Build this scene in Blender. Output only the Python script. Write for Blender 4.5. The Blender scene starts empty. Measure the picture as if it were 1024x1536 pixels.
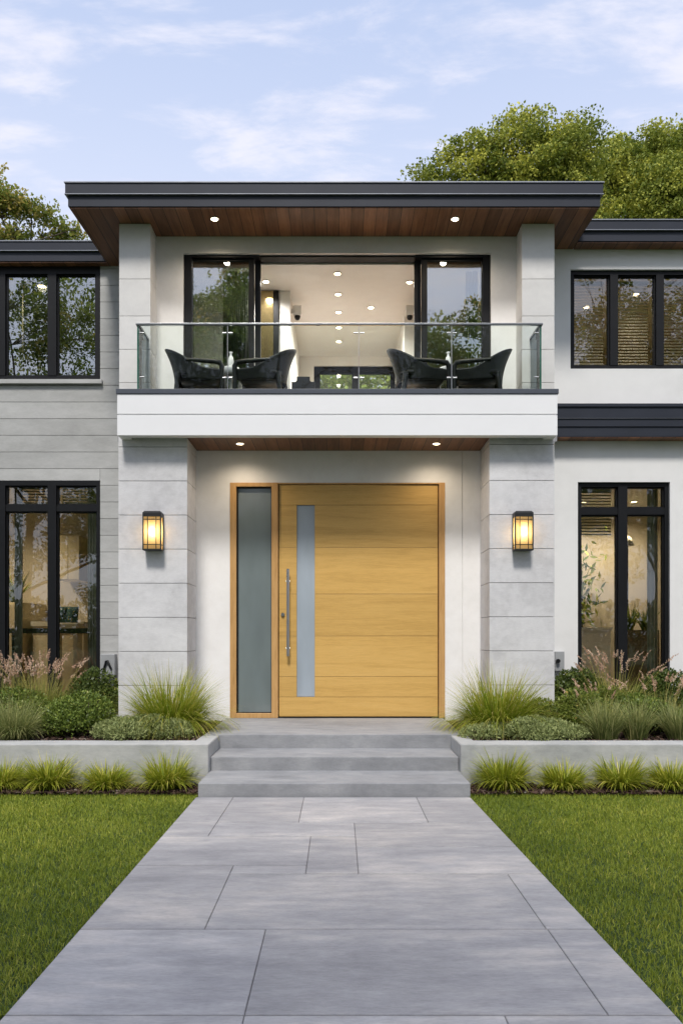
import bpy, bmesh, math, random
import numpy as np
from mathutils import Vector, Matrix

random.seed(7)
rng = np.random.default_rng(11)
sc = bpy.context.scene
COL = sc.collection
R = math.radians

# ------------------------------------------------------------------ camera, sky, sun, exposure
EYE = 1.218
cam = bpy.data.cameras.new('camera')
cam.lens = 28.125                     # 1200 px focal length on a 1536 px tall frame
cam.sensor_width = 36.0
cam.sensor_fit = 'AUTO'
cam.shift_x = 4 / 1536
cam.shift_y = 184 / 1536
cam.clip_end = 2000
cam_o = bpy.data.objects.new('camera', cam)
COL.objects.link(cam_o)
cam_o.location = (0, 0, EYE)
cam_o.rotation_euler = (R(90), 0, 0)
sc.camera = cam_o

SUN_EL, SUN_AZ = 55.0, 186.0          # azimuth measured from +Y towards +X: behind the camera, from the left
world = bpy.data.worlds.new('World')
sc.world = world
world.use_nodes = True
wn, wl = world.node_tree.nodes, world.node_tree.links
wn.clear()
w_out = wn.new('ShaderNodeOutputWorld')
w_bg = wn.new('ShaderNodeBackground')
w_sky = wn.new('ShaderNodeTexSky')
w_sky.sky_type = 'NISHITA'
w_sky.sun_disc = False
w_sky.sun_elevation = R(SUN_EL)
w_sky.sun_rotation = R(SUN_AZ)
w_sky.air_density = 1.0
w_sky.dust_density = 1.2
w_sky.ozone_density = 2.0
w_bg.inputs['Strength'].default_value = 0.080
# thin drifting clouds, laid out on a plane high above the place
w_tc = wn.new('ShaderNodeTexCoord')
w_sep = wn.new('ShaderNodeSeparateXYZ')
wl.new(w_tc.outputs['Generated'], w_sep.inputs[0])
w_zc = wn.new('ShaderNodeMath'); w_zc.operation = 'MAXIMUM'; w_zc.inputs[1].default_value = 0.06
wl.new(w_sep.outputs['Z'], w_zc.inputs[0])
w_dx = wn.new('ShaderNodeMath'); w_dx.operation = 'DIVIDE'
w_dy = wn.new('ShaderNodeMath'); w_dy.operation = 'DIVIDE'
wl.new(w_sep.outputs['X'], w_dx.inputs[0]); wl.new(w_zc.outputs[0], w_dx.inputs[1])
wl.new(w_sep.outputs['Y'], w_dy.inputs[0]); wl.new(w_zc.outputs[0], w_dy.inputs[1])
w_cmb = wn.new('ShaderNodeCombineXYZ')
wl.new(w_dx.outputs[0], w_cmb.inputs[0]); wl.new(w_dy.outputs[0], w_cmb.inputs[1])
w_map = wn.new('ShaderNodeMapping')
w_map.inputs['Rotation'].default_value = (0, 0, R(24))
w_map.inputs['Scale'].default_value = (0.75, 1.5, 1)
w_map.inputs['Location'].default_value = (3.7, 0.9, 0)
wl.new(w_cmb.outputs[0], w_map.inputs[0])
w_n1 = wn.new('ShaderNodeTexNoise')
w_n1.inputs['Scale'].default_value = 4.4
w_n1.inputs['Detail'].default_value = 9
w_n1.inputs['Roughness'].default_value = 0.60
w_n1.inputs['Distortion'].default_value = 0.22
wl.new(w_map.outputs[0], w_n1.inputs['Vector'])
w_rmp = wn.new('ShaderNodeMapRange')
w_rmp.interpolation_type = 'SMOOTHSTEP'
w_rmp.inputs['From Min'].default_value = 0.44
w_rmp.inputs['From Max'].default_value = 0.70
w_rmp.inputs['To Max'].default_value = 0.72
wl.new(w_n1.outputs['Fac'], w_rmp.inputs['Value'])
w_mix = wn.new('ShaderNodeMix'); w_mix.data_type = 'RGBA'
wl.new(w_rmp.outputs[0], w_mix.inputs['Factor'])
w_hz = wn.new('ShaderNodeMix'); w_hz.data_type = 'RGBA'          # thin high veil that pales the blue
w_hz.inputs['Factor'].default_value = 0.72
wl.new(w_sky.outputs[0], w_hz.inputs['A'])
w_hz.inputs['B'].default_value = (3.6, 4.2, 5.7, 1)
w_el = wn.new('ShaderNodeMapRange'); w_el.interpolation_type = 'SMOOTHSTEP'      # the air is paler low down
w_el.inputs['From Min'].default_value = 0.30; w_el.inputs['From Max'].default_value = 0.68
w_el.inputs['To Min'].default_value = 0.75; w_el.inputs['To Max'].default_value = 0.0
wl.new(w_sep.outputs['Z'], w_el.inputs['Value'])
w_lo = wn.new('ShaderNodeMix'); w_lo.data_type = 'RGBA'
wl.new(w_el.outputs[0], w_lo.inputs['Factor']); wl.new(w_hz.outputs['Result'], w_lo.inputs['A'])
w_lo.inputs['B'].default_value = (4.75, 4.95, 5.75, 1)
wl.new(w_lo.outputs['Result'], w_mix.inputs['A'])
w_mix.inputs['B'].default_value = (5.3, 5.2, 5.7, 1)
wl.new(w_mix.outputs['Result'], w_bg.inputs['Color'])
wl.new(w_bg.outputs[0], w_out.inputs['Surface'])

sun = bpy.data.lights.new('sun', 'SUN')
sun.energy = 1.5
sun.angle = R(11)
sun.color = (1.0, 0.95, 0.88)
sun_o = bpy.data.objects.new('sun', sun)
COL.objects.link(sun_o)
_d = Vector((math.sin(R(SUN_AZ)) * math.cos(R(SUN_EL)), math.cos(R(SUN_AZ)) * math.cos(R(SUN_EL)), math.sin(R(SUN_EL))))
sun_o.rotation_euler = (-_d).to_track_quat('-Z', 'Y').to_euler()
sun_o.location = _d * 60

sc.view_settings.view_transform = 'Standard'
sc.view_settings.look = 'None'
sc.view_settings.gamma = 1.0
sc.view_settings.use_curve_mapping = False
sc.view_settings.exposure = 1.22
sc.cycles.max_bounces = 10
sc.cycles.transparent_max_bounces = 24
sc.cycles.caustics_reflective = False
sc.cycles.caustics_refractive = False
sc.cycles.sample_clamp_indirect = 6.0
sc.cycles.use_denoising = True

# ------------------------------------------------------------------ measuring: metres on a wall plane at distance y
def xs(px, y): return (px - 508) * y / 1200.0
def zs(py, y): return EYE + (952 - py) * y / 1200.0

# ------------------------------------------------------------------ materials
def new_mat(name):
    m = bpy.data.materials.new(name)
    m.use_nodes = True
    n, l = m.node_tree.nodes, m.node_tree.links
    n.clear()
    out = n.new('ShaderNodeOutputMaterial')
    return m, n, l, out

def P(n, color=(0.5, 0.5, 0.5), rough=0.6, metal=0.0, spec=0.5):
    p = n.new('ShaderNodeBsdfPrincipled')
    p.inputs['Base Color'].default_value = (*color, 1)
    p.inputs['Roughness'].default_value = rough
    p.inputs['Metallic'].default_value = metal
    p.inputs['Specular IOR Level'].default_value = spec
    return p

def pos(n, l, scale=(1, 1, 1), loc=(0, 0, 0)):
    g = n.new('ShaderNodeNewGeometry')
    mp = n.new('ShaderNodeMapping')
    mp.inputs['Scale'].default_value = scale
    mp.inputs['Location'].default_value = loc
    l.new(g.outputs['Position'], mp.inputs[0])
    return mp.outputs[0]

def noise(n, l, vec, scale, detail=4, rough=0.55, dist=0.0):
    t = n.new('ShaderNodeTexNoise')
    t.inputs['Scale'].default_value = scale
    t.inputs['Detail'].default_value = detail
    t.inputs['Roughness'].default_value = rough
    t.inputs['Distortion'].default_value = dist
    l.new(vec, t.inputs['Vector'])
    return t.outputs['Fac']

def ramp(n, l, fac, stops):
    r = n.new('ShaderNodeValToRGB')
    e = r.color_ramp.elements
    e[0].position, e[0].color = stops[0][0], (*stops[0][1], 1)
    e[1].position, e[1].color = stops[-1][0], (*stops[-1][1], 1)
    for p_, c in stops[1:-1]:
        k = e.new(p_); k.color = (*c, 1)
    l.new(fac, r.inputs[0])
    return r.outputs[0]

def mixc(n, l, fac, a, b, mode='MIX'):
    m = n.new('ShaderNodeMix'); m.data_type = 'RGBA'; m.blend_type = mode
    for sock, v in (('Factor', fac), ('A', a), ('B', b)):
        s = m.inputs[sock]
        if hasattr(v, 'links'): l.new(v, s)
        elif isinstance(v, (int, float)): s.default_value = v
        else: s.default_value = (*v, 1)
    return m.outputs['Result']

def math_(n, l, op, a, b=None, c=None):
    m = n.new('ShaderNodeMath'); m.operation = op
    for i, v in enumerate((a, b, c)):
        if v is None: continue
        if hasattr(v, 'links'): l.new(v, m.inputs[i])
        else: m.inputs[i].default_value = v
    return m.outputs[0]

def bump(n, l, h, strength=0.3, dist=0.01):
    b = n.new('ShaderNodeBump')
    b.inputs['Strength'].default_value = strength
    b.inputs['Distance'].default_value = dist
    l.new(h, b.inputs['Height'])
    return b.outputs[0]

def masonry(name, c_dark, c_mid, c_light, rough=0.75, big=1.6, fine=60, bstr=0.25, stretch=(1, 1, 1), tone=0.0, pits=True, grain=0.0):
    """mottled plaster, stone or concrete; 'tone' uses the per block tone stored on the mesh"""
    m, n, l, out = new_mat(name)
    v = pos(n, l, stretch)
    a = noise(n, l, v, big, 6, 0.62, 0.4)
    b = noise(n, l, v, big * 5.3, 5, 0.6, 0.2)
    f = math_(n, l, 'ADD', math_(n, l, 'MULTIPLY', a, 0.65), math_(n, l, 'MULTIPLY', b, 0.35))
    col = ramp(n, l, f, [(0.34, c_dark), (0.5, c_mid), (0.66, c_light)])
    if tone:
        at = n.new('ShaderNodeAttribute'); at.attribute_name = 'tone'
        t = math_(n, l, 'MULTIPLY_ADD', at.outputs['Fac'], 2 * tone, 1 - tone)
        cm = n.new('ShaderNodeCombineXYZ')
        for i in range(3): l.new(t, cm.inputs[i])
        col = mixc(n, l, 1.0, col, cm.outputs[0], 'MULTIPLY')
    if grain:
        k = math_(n, l, 'ADD', math_(n, l, 'MULTIPLY', noise(n, l, pos(n, l, (26, 110, 90)), 1.0, 5, 0.75), 0.6), math_(n, l, 'MULTIPLY', noise(n, l, pos(n, l, (5, 17, 15)), 1.0, 4, 0.65), 0.4))
        t = math_(n, l, 'MULTIPLY_ADD', k, 2 * grain, 1 - grain)
        cm = n.new('ShaderNodeCombineXYZ')
        for i in range(3): l.new(t, cm.inputs[i])
        col = mixc(n, l, 1.0, col, cm.outputs[0], 'MULTIPLY')
    p = P(n, rough=rough, spec=0.3)
    g = noise(n, l, pos(n, l), fine, 4, 0.6)
    if pits:
        w = n.new('ShaderNodeTexVoronoi'); w.inputs['Scale'].default_value = fine * 0.45
        l.new(pos(n, l), w.inputs['Vector'])
        pit = math_(n, l, 'LESS_THAN', w.outputs['Distance'], 0.13)
        k = noise(n, l, pos(n, l), 5.0, 2)
        pit = math_(n, l, 'MULTIPLY', pit, math_(n, l, 'GREATER_THAN', k, 0.55))
        col = mixc(n, l, math_(n, l, 'MULTIPLY', pit, 0.28), col, c_dark)
        g = math_(n, l, 'SUBTRACT', g, math_(n, l, 'MULTIPLY', pit, 0.7))
    l.new(col, p.inputs['Base Color'])
    l.new(bump(n, l, g, bstr, 0.004), p.inputs['Normal'])
    l.new(p.outputs[0], out.inputs[0])
    return m

def plain(name, color, rough=0.5, metal=0.0, spec=0.5, vary=0.06, scale=9, bstr=0.0):
    m, n, l, out = new_mat(name)
    f = noise(n, l, pos(n, l), scale, 4)
    lo = tuple(c * (1 - vary) for c in color); hi = tuple(min(1, c * (1 + vary)) for c in color)
    col = ramp(n, l, f, [(0.3, lo), (0.7, hi)])
    p = P(n, color, rough, metal, spec)
    l.new(col, p.inputs['Base Color'])
    rr = math_(n, l, 'MULTIPLY_ADD', noise(n, l, pos(n, l), scale * 2.3, 3), 0.16, rough - 0.08)
    l.new(rr, p.inputs['Roughness'])
    if bstr:
        l.new(bump(n, l, noise(n, l, pos(n, l), 140, 3), bstr, 0.002), p.inputs['Normal'])
    l.new(p.outputs[0], out.inputs[0])
    return m

def wood(name, c0, c1, c2, axis='X', rough=0.45, scale=1.0, board=None, tonevar=0.25, fine=1.0, plank=0.0):
    """grain runs along axis; board = (axis across the boards, width) adds board joints and a tone for each board"""
    m, n, l, out = new_mat(name)
    st = {'X': (0.9, 9, 14), 'Y': (14, 0.9, 9), 'Z': (14, 9, 0.9)}[axis]
    v = pos(n, l, tuple(s * scale for s in st))
    cool = v
    dark = None
    if board:
        ax, w = board
        g = n.new('ShaderNodeNewGeometry')
        sp = n.new('ShaderNodeSeparateXYZ'); l.new(g.outputs['Position'], sp.inputs[0])
        q = math_(n, l, 'DIVIDE', sp.outputs[ax], w)
        fl = math_(n, l, 'FLOOR', q)
        wn_ = n.new('ShaderNodeTexWhiteNoise'); wn_.noise_dimensions = '1D'
        l.new(fl, wn_.inputs['W'])
        fr = math_(n, l, 'SUBTRACT', q, fl)
        dark = math_(n, l, 'LESS_THAN', fr, 0.045)
        off = n.new('ShaderNodeVectorMath'); off.operation = 'ADD'
        l.new(v, off.inputs[0])
        sc_ = n.new('ShaderNodeVectorMath'); sc_.operation = 'SCALE'; sc_.inputs['Scale'].default_value = 37.0
        l.new(wn_.outputs['Color'], sc_.inputs[0])
        l.new(sc_.outputs[0], off.inputs[1])
        cool = off.outputs[0]
    a = noise(n, l, cool, 0.75, 7, 0.62, 0.9)
    b = noise(n, l, cool, 5.0 * fine, 4, 0.7, 0.2)
    f = math_(n, l, 'ADD', math_(n, l, 'MULTIPLY', a, 0.62), math_(n, l, 'MULTIPLY', b, 0.38))
    col = ramp(n, l, f, [(0.33, c0), (0.5, c1), (0.67, c2)])
    h = b
    if board:
        t = math_(n, l, 'MULTIPLY_ADD', wn_.outputs['Value'], 2 * tonevar, 1 - tonevar)
        cm = n.new('ShaderNodeCombineXYZ')
        for i in range(3): l.new(t, cm.inputs[i])
        col = mixc(n, l, 1.0, col, cm.outputs[0], 'MULTIPLY')
        col = mixc(n, l, dark, col, (0.012, 0.008, 0.006))
        h = math_(n, l, 'SUBTRACT', math_(n, l, 'MULTIPLY', b, 0.3), math_(n, l, 'MULTIPLY', dark, 1.0))
    if plank:
        at = n.new('ShaderNodeAttribute'); at.attribute_name = 'tone'
        t = math_(n, l, 'MULTIPLY_ADD', at.outputs['Fac'], 2 * plank, 1 - plank)
        k = noise(n, l, pos(n, l, (9, 9, 260)), 1.0, 3, 0.7)
        t = math_(n, l, 'MULTIPLY', t, math_(n, l, 'MULTIPLY_ADD', k, 0.36, 0.82))
        cm = n.new('ShaderNodeCombineXYZ')
        for i in range(3): l.new(t, cm.inputs[i])
        col = mixc(n, l, 1.0, col, cm.outputs[0], 'MULTIPLY')
    p = P(n, c1, rough, 0, 0.4)
    l.new(col, p.inputs['Base Color'])
    l.new(bump(n, l, h, 0.16, 0.003), p.inputs['Normal'])
    l.new(p.outputs[0], out.inputs[0])
    return m

def glass(name, tint=(0.9, 0.95, 0.93), refl=0.2, wob=0.0, rough=0.0, blend=0.25):
    """coated pane: part mirror, the rest see-through"""
    m, n, l, out = new_mat(name)
    t = n.new('ShaderNodeBsdfTransparent'); t.inputs[0].default_value = (*tint, 1)
    g = n.new('ShaderNodeBsdfGlossy'); g.inputs['Roughness'].default_value = rough
    g.inputs['Color'].default_value = (0.95, 0.97, 1, 1)
    lw = n.new('ShaderNodeLayerWeight'); lw.inputs['Blend'].default_value = blend
    f = math_(n, l, 'MULTIPLY_ADD', lw.outputs['Fresnel'], 1 - refl, refl)
    f = math_(n, l, 'MINIMUM', f, 1.0)
    mx = n.new('ShaderNodeMixShader')
    l.new(f, mx.inputs[0]); l.new(t.outputs[0], mx.inputs[1]); l.new(g.outputs[0], mx.inputs[2])
    if wob:
        l.new(bump(n, l, noise(n, l, pos(n, l), 1.7, 1), wob, 0.02), g.inputs['Normal'])
    l.new(mx.outputs[0], out.inputs[0])
    return m

def emit(name, color, strength):
    m, n, l, out = new_mat(name)
    e = n.new('ShaderNodeEmission'); e.inputs[0].default_value = (*color, 1); e.inputs[1].default_value = strength
    l.new(e.outputs[0], out.inputs[0])
    return m

def leafy(name, stops, rough=0.5, trans=0.3, vscale=None):
    """leaves and blades: colour from the tone stored on each leaf"""
    m, n, l, out = new_mat(name)
    at = n.new('ShaderNodeAttribute'); at.attribute_name = 'tone'
    f = at.outputs['Fac']
    if vscale:
        f = math_(n, l, 'ADD', f, math_(n, l, 'MULTIPLY_ADD', noise(n, l, pos(n, l), vscale, 3), 0.9, -0.45))
    col = ramp(n, l, f, stops)
    p = P(n, rough=rough, spec=0.35)
    l.new(col, p.inputs['Base Color'])
    tr = n.new('ShaderNodeBsdfTranslucent'); l.new(col, tr.inputs[0])
    mx = n.new('ShaderNodeMixShader'); mx.inputs[0].default_value = trans
    l.new(p.outputs[0], mx.inputs[1]); l.new(tr.outputs[0], mx.inputs[2])
    l.new(mx.outputs[0], out.inputs[0])
    return m

M = {}
M['pier'] = masonry('pier_stone', (0.48, 0.475, 0.485), (0.585, 0.58, 0.59), (0.65, 0.645, 0.655), 0.7, 2.2, 70, 0.25, (1, 1, 1.2), 0.06, grain=0.22)
M['upper_pier'] = masonry('upper_pier_stone', (0.61, 0.60, 0.585), (0.665, 0.655, 0.64), (0.71, 0.70, 0.68), 0.7, 2.2, 70, 0.2, (1, 1, 1.2), 0.04)
M['board'] = masonry('concrete_board', (0.37, 0.37, 0.36), (0.43, 0.43, 0.42), (0.49, 0.49, 0.48), 0.75, 2.0, 80, 0.22, (0.55, 1, 1.4), 0.06, grain=0.25)
M['stucco'] = masonry('cream_stucco', (0.75, 0.74, 0.725), (0.81, 0.80, 0.79), (0.85, 0.845, 0.84), 0.8, 1.7, 50, 0.25, pits=False)
M['white_stucco'] = masonry('white_stucco', (0.70, 0.695, 0.685), (0.745, 0.74, 0.73), (0.775, 0.77, 0.76), 0.85, 1.2, 90, 0.15, pits=False)
M['white_trim'] = plain('white_painted_render', (0.80, 0.80, 0.81), 0.55, vary=0.02, scale=2.5)
M['fascia'] = plain('charcoal_metal', (0.023, 0.027, 0.039), 0.5, 0.0, 0.3, 0.10, 3)
M['edge_metal'] = plain('bright_drip_edge', (0.30, 0.31, 0.33), 0.35, 0.7, 0.5, 0.08, 5)
M['frame'] = plain('black_aluminium', (0.006, 0.0065, 0.008), 0.5, 0, 0.25, 0.15, 6)
M['soffit'] = wood('walnut_soffit', (0.095, 0.040, 0.019), (0.185, 0.082, 0.040), (0.28, 0.130, 0.066), 'Y', 0.5, 1.0, ('X', 0.125), 0.28)
M['oak'] = wood('golden_oak', (0.49, 0.295, 0.082), (0.585, 0.36, 0.108), (0.63, 0.40, 0.130), 'X', 0.42, 1.3, fine=1.6, plank=0.05)
M['oak_frame'] = wood('oak_frame', (0.40, 0.215, 0.075), (0.52, 0.30, 0.115), (0.62, 0.38, 0.165), 'Z', 0.42, 1.3, fine=1.4)
M['steel'] = plain('brushed_steel', (0.55, 0.55, 0.56), 0.30, 1.0, 0.5, 0.03, 1.5)
M['step'] = masonry('step_concrete', (0.19, 0.195, 0.205), (0.27, 0.275, 0.285), (0.35, 0.35, 0.355), 0.7, 1.7, 60, 0.25, (0.6, 1, 1), grain=0.35)
M['planter'] = masonry('planter_concrete', (0.29, 0.30, 0.295), (0.385, 0.39, 0.385), (0.47, 0.47, 0.46), 0.75, 2.0, 70, 0.3, (0.7, 1, 1), grain=0.3)
M['paver'] = masonry('paving_stone', (0.27, 0.265, 0.275), (0.365, 0.355, 0.358), (0.55, 0.51, 0.475), 0.62, 1.15, 55, 0.25, (0.55, 1.7, 1), 0.10, grain=0.6)  # broad warm blotches put soft sun patches into the stone colour
M['mortar'] = plain('dark_joint', (0.17, 0.16, 0.155), 0.9)
M['glass'] = glass('window_glass', (0.93, 0.94, 0.90), 0.055, 0.08)
M['glass_warm'] = glass('clear_window_glass', (0.90, 0.91, 0.87), 0.085, 0.12)
M['glass_up'] = glass('coated_window_glass', (0.72, 0.75, 0.72), 0.30, 0.10)
M['glass_rail'] = glass('balustrade_glass', (0.935, 0.97, 0.952), 0.006, blend=0.16)
M['glass_edge'] = plain('green_glass_edge', (0.05, 0.20, 0.15), 0.15, 0, 0.6)
M['black'] = plain('black_resin', (0.005, 0.005, 0.006), 0.5, 0, 0.5, 0.15, 20, 0.15)
M['lamp_black'] = plain('lantern_black', (0.012, 0.012, 0.013), 0.45)
M['white'] = plain('white_lacquer', (0.78, 0.78, 0.76), 0.4, vary=0.02)
M['room'] = plain('warm_room_paint', (0.80, 0.78, 0.75), 0.9, vary=0.03, scale=2)
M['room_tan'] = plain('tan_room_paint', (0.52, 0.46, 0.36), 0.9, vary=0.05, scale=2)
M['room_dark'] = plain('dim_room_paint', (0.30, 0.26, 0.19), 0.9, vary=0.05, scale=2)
M['floor'] = wood('oak_floor', (0.22, 0.13, 0.06), (0.30, 0.19, 0.10), (0.38, 0.25, 0.14), 'Y', 0.4, 1, ('X', 0.14), 0.1)
M['soil'] = masonry('dark_soil', (0.018, 0.012, 0.009), (0.035, 0.024, 0.018), (0.06, 0.042, 0.032), 0.95, 14, 90, 0.8, pits=False)
M['box_metal'] = plain('grey_meter_paint', (0.36, 0.37, 0.38), 0.45, 0.2)
M['curtain'] = plain('grey_green_curtain', (0.42, 0.43, 0.36), 0.9, vary=0.06)
M['sheer'] = plain('sheer_curtain', (0.55, 0.53, 0.45), 0.9, vary=0.05)
M['bark'] = masonry('bark', (0.05, 0.04, 0.03), (0.10, 0.08, 0.06), (0.16, 0.13, 0.10), 0.9, 8, 40, 0.7, (1, 1, 0.3), pits=False)

# frosted glass: pale blue grey, satin, hardly see-through
def frosted(name, c, rough, spec=0.5):
    m, n, l, out = new_mat(name)
    f = noise(n, l, pos(n, l, (2.5, 1, 0.7)), 1.3, 3)
    col = ramp(n, l, f, [(0.35, tuple(x * 0.88 for x in c)), (0.65, tuple(min(1, x * 1.1) for x in c))])
    p = P(n, c, rough, 0, spec)
    l.new(col, p.inputs['Base Color'])
    p.inputs['Coat Weight'].default_value = 1.0
    p.inputs['Coat Roughness'].default_value = 0.06
    l.new(p.outputs[0], out.inputs[0])
    return m
M['frost_door'] = frosted('frosted_strip_glass', (0.34, 0.39, 0.44), 0.35)
M['frost_side'] = frosted('tinted_frosted_glass', (0.165, 0.20, 0.205), 0.3)

# ------------------------------------------------------------------ object helpers
def tag(o, label=None, cat=None, group=None, kind=None):
    if label: o['label'] = label
    if cat: o['category'] = cat
    if group: o['group'] = group
    if kind: o['kind'] = kind
    return o

def thing(name, label, cat, loc=(0, 0, 0), rz=0.0, group=None):
    o = bpy.data.objects.new(name, None)
    o.empty_display_size = 0.1
    COL.objects.link(o)
    o.location = loc
    o.rotation_euler = (0, 0, rz)
    return tag(o, label, cat, group)

def link(name, me, mat, parent=None, loc=None):
    o = bpy.data.objects.new(name, me)
    COL.objects.link(o)
    if mat is not None:
        for m_ in (mat if isinstance(mat, (list, tuple)) else [mat]): me.materials.append(m_)
    if parent is not None:
        o.parent = parent
    if loc is not None: o.location = loc
    return o

def wpos(o):
    """offset of an unrotated chain of parents"""
    v = Vector((0, 0, 0))
    while o is not None:
        v += o.location; o = o.parent
    return v

class MB:
    """collects boxes, tubes and loose faces as one mesh"""
    def __init__(s): s.v, s.f, s.t, s.mi, s.sm = [], [], [], [], []
    def add(s, vs, fs, tone=0.5, mi=0, smooth=False):
        o = len(s.v)
        s.v += [tuple(p) for p in vs]
        for f in fs:
            s.f.append(tuple(i + o for i in f)); s.t.append(tone); s.mi.append(mi); s.sm.append(smooth)
        return s
    def box(s, x0, x1, y0, y1, z0, z1, tone=0.5, mi=0, b=0.0):
        if x1 < x0: x0, x1 = x1, x0
        if y1 < y0: y0, y1 = y1, y0
        if z1 < z0: z0, z1 = z1, z0
        if b > 0:
            bm = bmesh.new()
            bmesh.ops.create_cube(bm, size=1.0)
            for v in bm.verts:
                v.co = Vector((x0 + (v.co.x + .5) * (x1 - x0), y0 + (v.co.y + .5) * (y1 - y0), z0 + (v.co.z + .5) * (z1 - z0)))
            bmesh.ops.bevel(bm, geom=bm.edges[:], offset=b, segments=2, profile=0.6, affect='EDGES')
            bm.verts.index_update()
            s.add([v.co.copy() for v in bm.verts], [[v.index for v in f.verts] for f in bm.faces], tone, mi)
            bm.free()
            return s
        vs = [(x, y, z) for z in (z0, z1) for y in (y0, y1) for x in (x0, x1)]
        fs = [(0, 2, 3, 1), (4, 5, 7, 6), (0, 1, 5, 4), (2, 6, 7, 3), (0, 4, 6, 2), (1, 3, 7, 5)]
        return s.add(vs, fs, tone, mi)
    def tube(s, pts, radii, n=8, cap=True, tone=0.5, mi=0):
        pts = [Vector(p) for p in pts]
        if not hasattr(radii, '__len__'): radii = [radii] * len(pts)
        rings = []
        up = Vector((0.31, 0.17, 0.93))
        for i, p in enumerate(pts):
            a = pts[max(i - 1, 0)]; b = pts[min(i + 1, len(pts) - 1)]
            d = (b - a).normalized()
            u = d.cross(up)
            if u.length < 1e-3: u = d.cross(Vector((1, 0, 0)))
            u.normalize(); w = d.cross(u)
            rings.append([p + (u * math.cos(2 * math.pi * k / n) + w * math.sin(2 * math.pi * k / n)) * radii[i] for k in range(n)])
        vs = [q for r in rings for q in r]
        fs = []
        for i in range(len(pts) - 1):
            for k in range(n):
                k2 = (k + 1) % n
                fs.append((i * n + k, i * n + k2, (i + 1) * n + k2, (i + 1) * n + k))
        s.add(vs, fs, tone, mi, True)
        if cap:
            s.add(rings[0], [tuple(range(n))[::-1]], tone, mi)
            s.add(rings[-1], [tuple(range(n))], tone, mi)
        return s
    def lathe(s, prof, cx, cy, n=20, mi=0):
        """prof: (radius, z)"""
        vs = [(cx + r * math.cos(2 * math.pi * k / n), cy + r * math.sin(2 * math.pi * k / n), z) for r, z in prof for k in range(n)]
        fs = []
        for i in range(len(prof) - 1):
            for k in range(n):
                k2 = (k + 1) % n
                fs.append((i * n + k, i * n + k2, (i + 1) * n + k2, (i + 1) * n + k))
        fs.append(tuple(range(n))[::-1]); fs.append(tuple(range((len(prof) - 1) * n, len(prof) * n)))
        return s.add(vs, fs, 0.5, mi, True)
    def build(s, name, mat, parent=None, bevel=0.0):
        me = bpy.data.meshes.new(name)
        off = wpos(parent) if parent is not None else Vector((0, 0, 0))
        me.from_pydata([(a - off.x, b - off.y, c - off.z) for a, b, c in s.v], [], s.f)
        me.polygons.foreach_set('material_index', s.mi)
        me.polygons.foreach_set('use_smooth', s.sm)
        at = me.attributes.new('tone', 'FLOAT', 'FACE')
        at.data.foreach_set('value', s.t)
        me.update()
        o = link(name, me, mat, parent)
        if bevel:
            md = o.modifiers.new('bevel', 'BEVEL'); md.width = bevel; md.segments = 2; md.limit_method = 'ANGLE'; md.angle_limit = R(40)
        return o
    def local(s, name, mat, parent=None, smooth_angle=None):
        """vertices already given relative to the parent"""
        me = bpy.data.meshes.new(name)
        me.from_pydata(s.v, [], s.f)
        me.polygons.foreach_set('material_index', s.mi)
        me.polygons.foreach_set('use_smooth', s.sm)
        at = me.attributes.new('tone', 'FLOAT', 'FACE'); at.data.foreach_set('value', s.t)
        me.update()
        return link(name, me, mat, parent)

def mesh_np(name, V, F, tone, mat, parent=None, smooth=False):
    """big foliage meshes from arrays; V (n,3) already relative to the parent, F (m,k), tone per vertex"""
    V = np.asarray(V, np.float32); F = np.asarray(F, np.int32)
    k = F.shape[1]
    me = bpy.data.meshes.new(name)
    me.vertices.add(len(V)); me.vertices.foreach_set('co', V.ravel())
    me.loops.add(F.size); me.loops.foreach_set('vertex_index', F.ravel())
    me.polygons.add(len(F))
    me.polygons.foreach_set('loop_start', np.arange(0, F.size, k, dtype=np.int32))
    try: me.polygons.foreach_set('loop_total', np.full(len(F), k, np.int32))
    except Exception: pass
    if smooth: me.polygons.foreach_set('use_smooth', np.ones(len(F), bool))
    at = me.attributes.new('tone', 'FLOAT', 'POINT')
    at.data.foreach_set('value', np.asarray(tone, np.float32))
    me.update(calc_edges=True)
    me.validate()
    return link(name, me, mat, parent)

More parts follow.
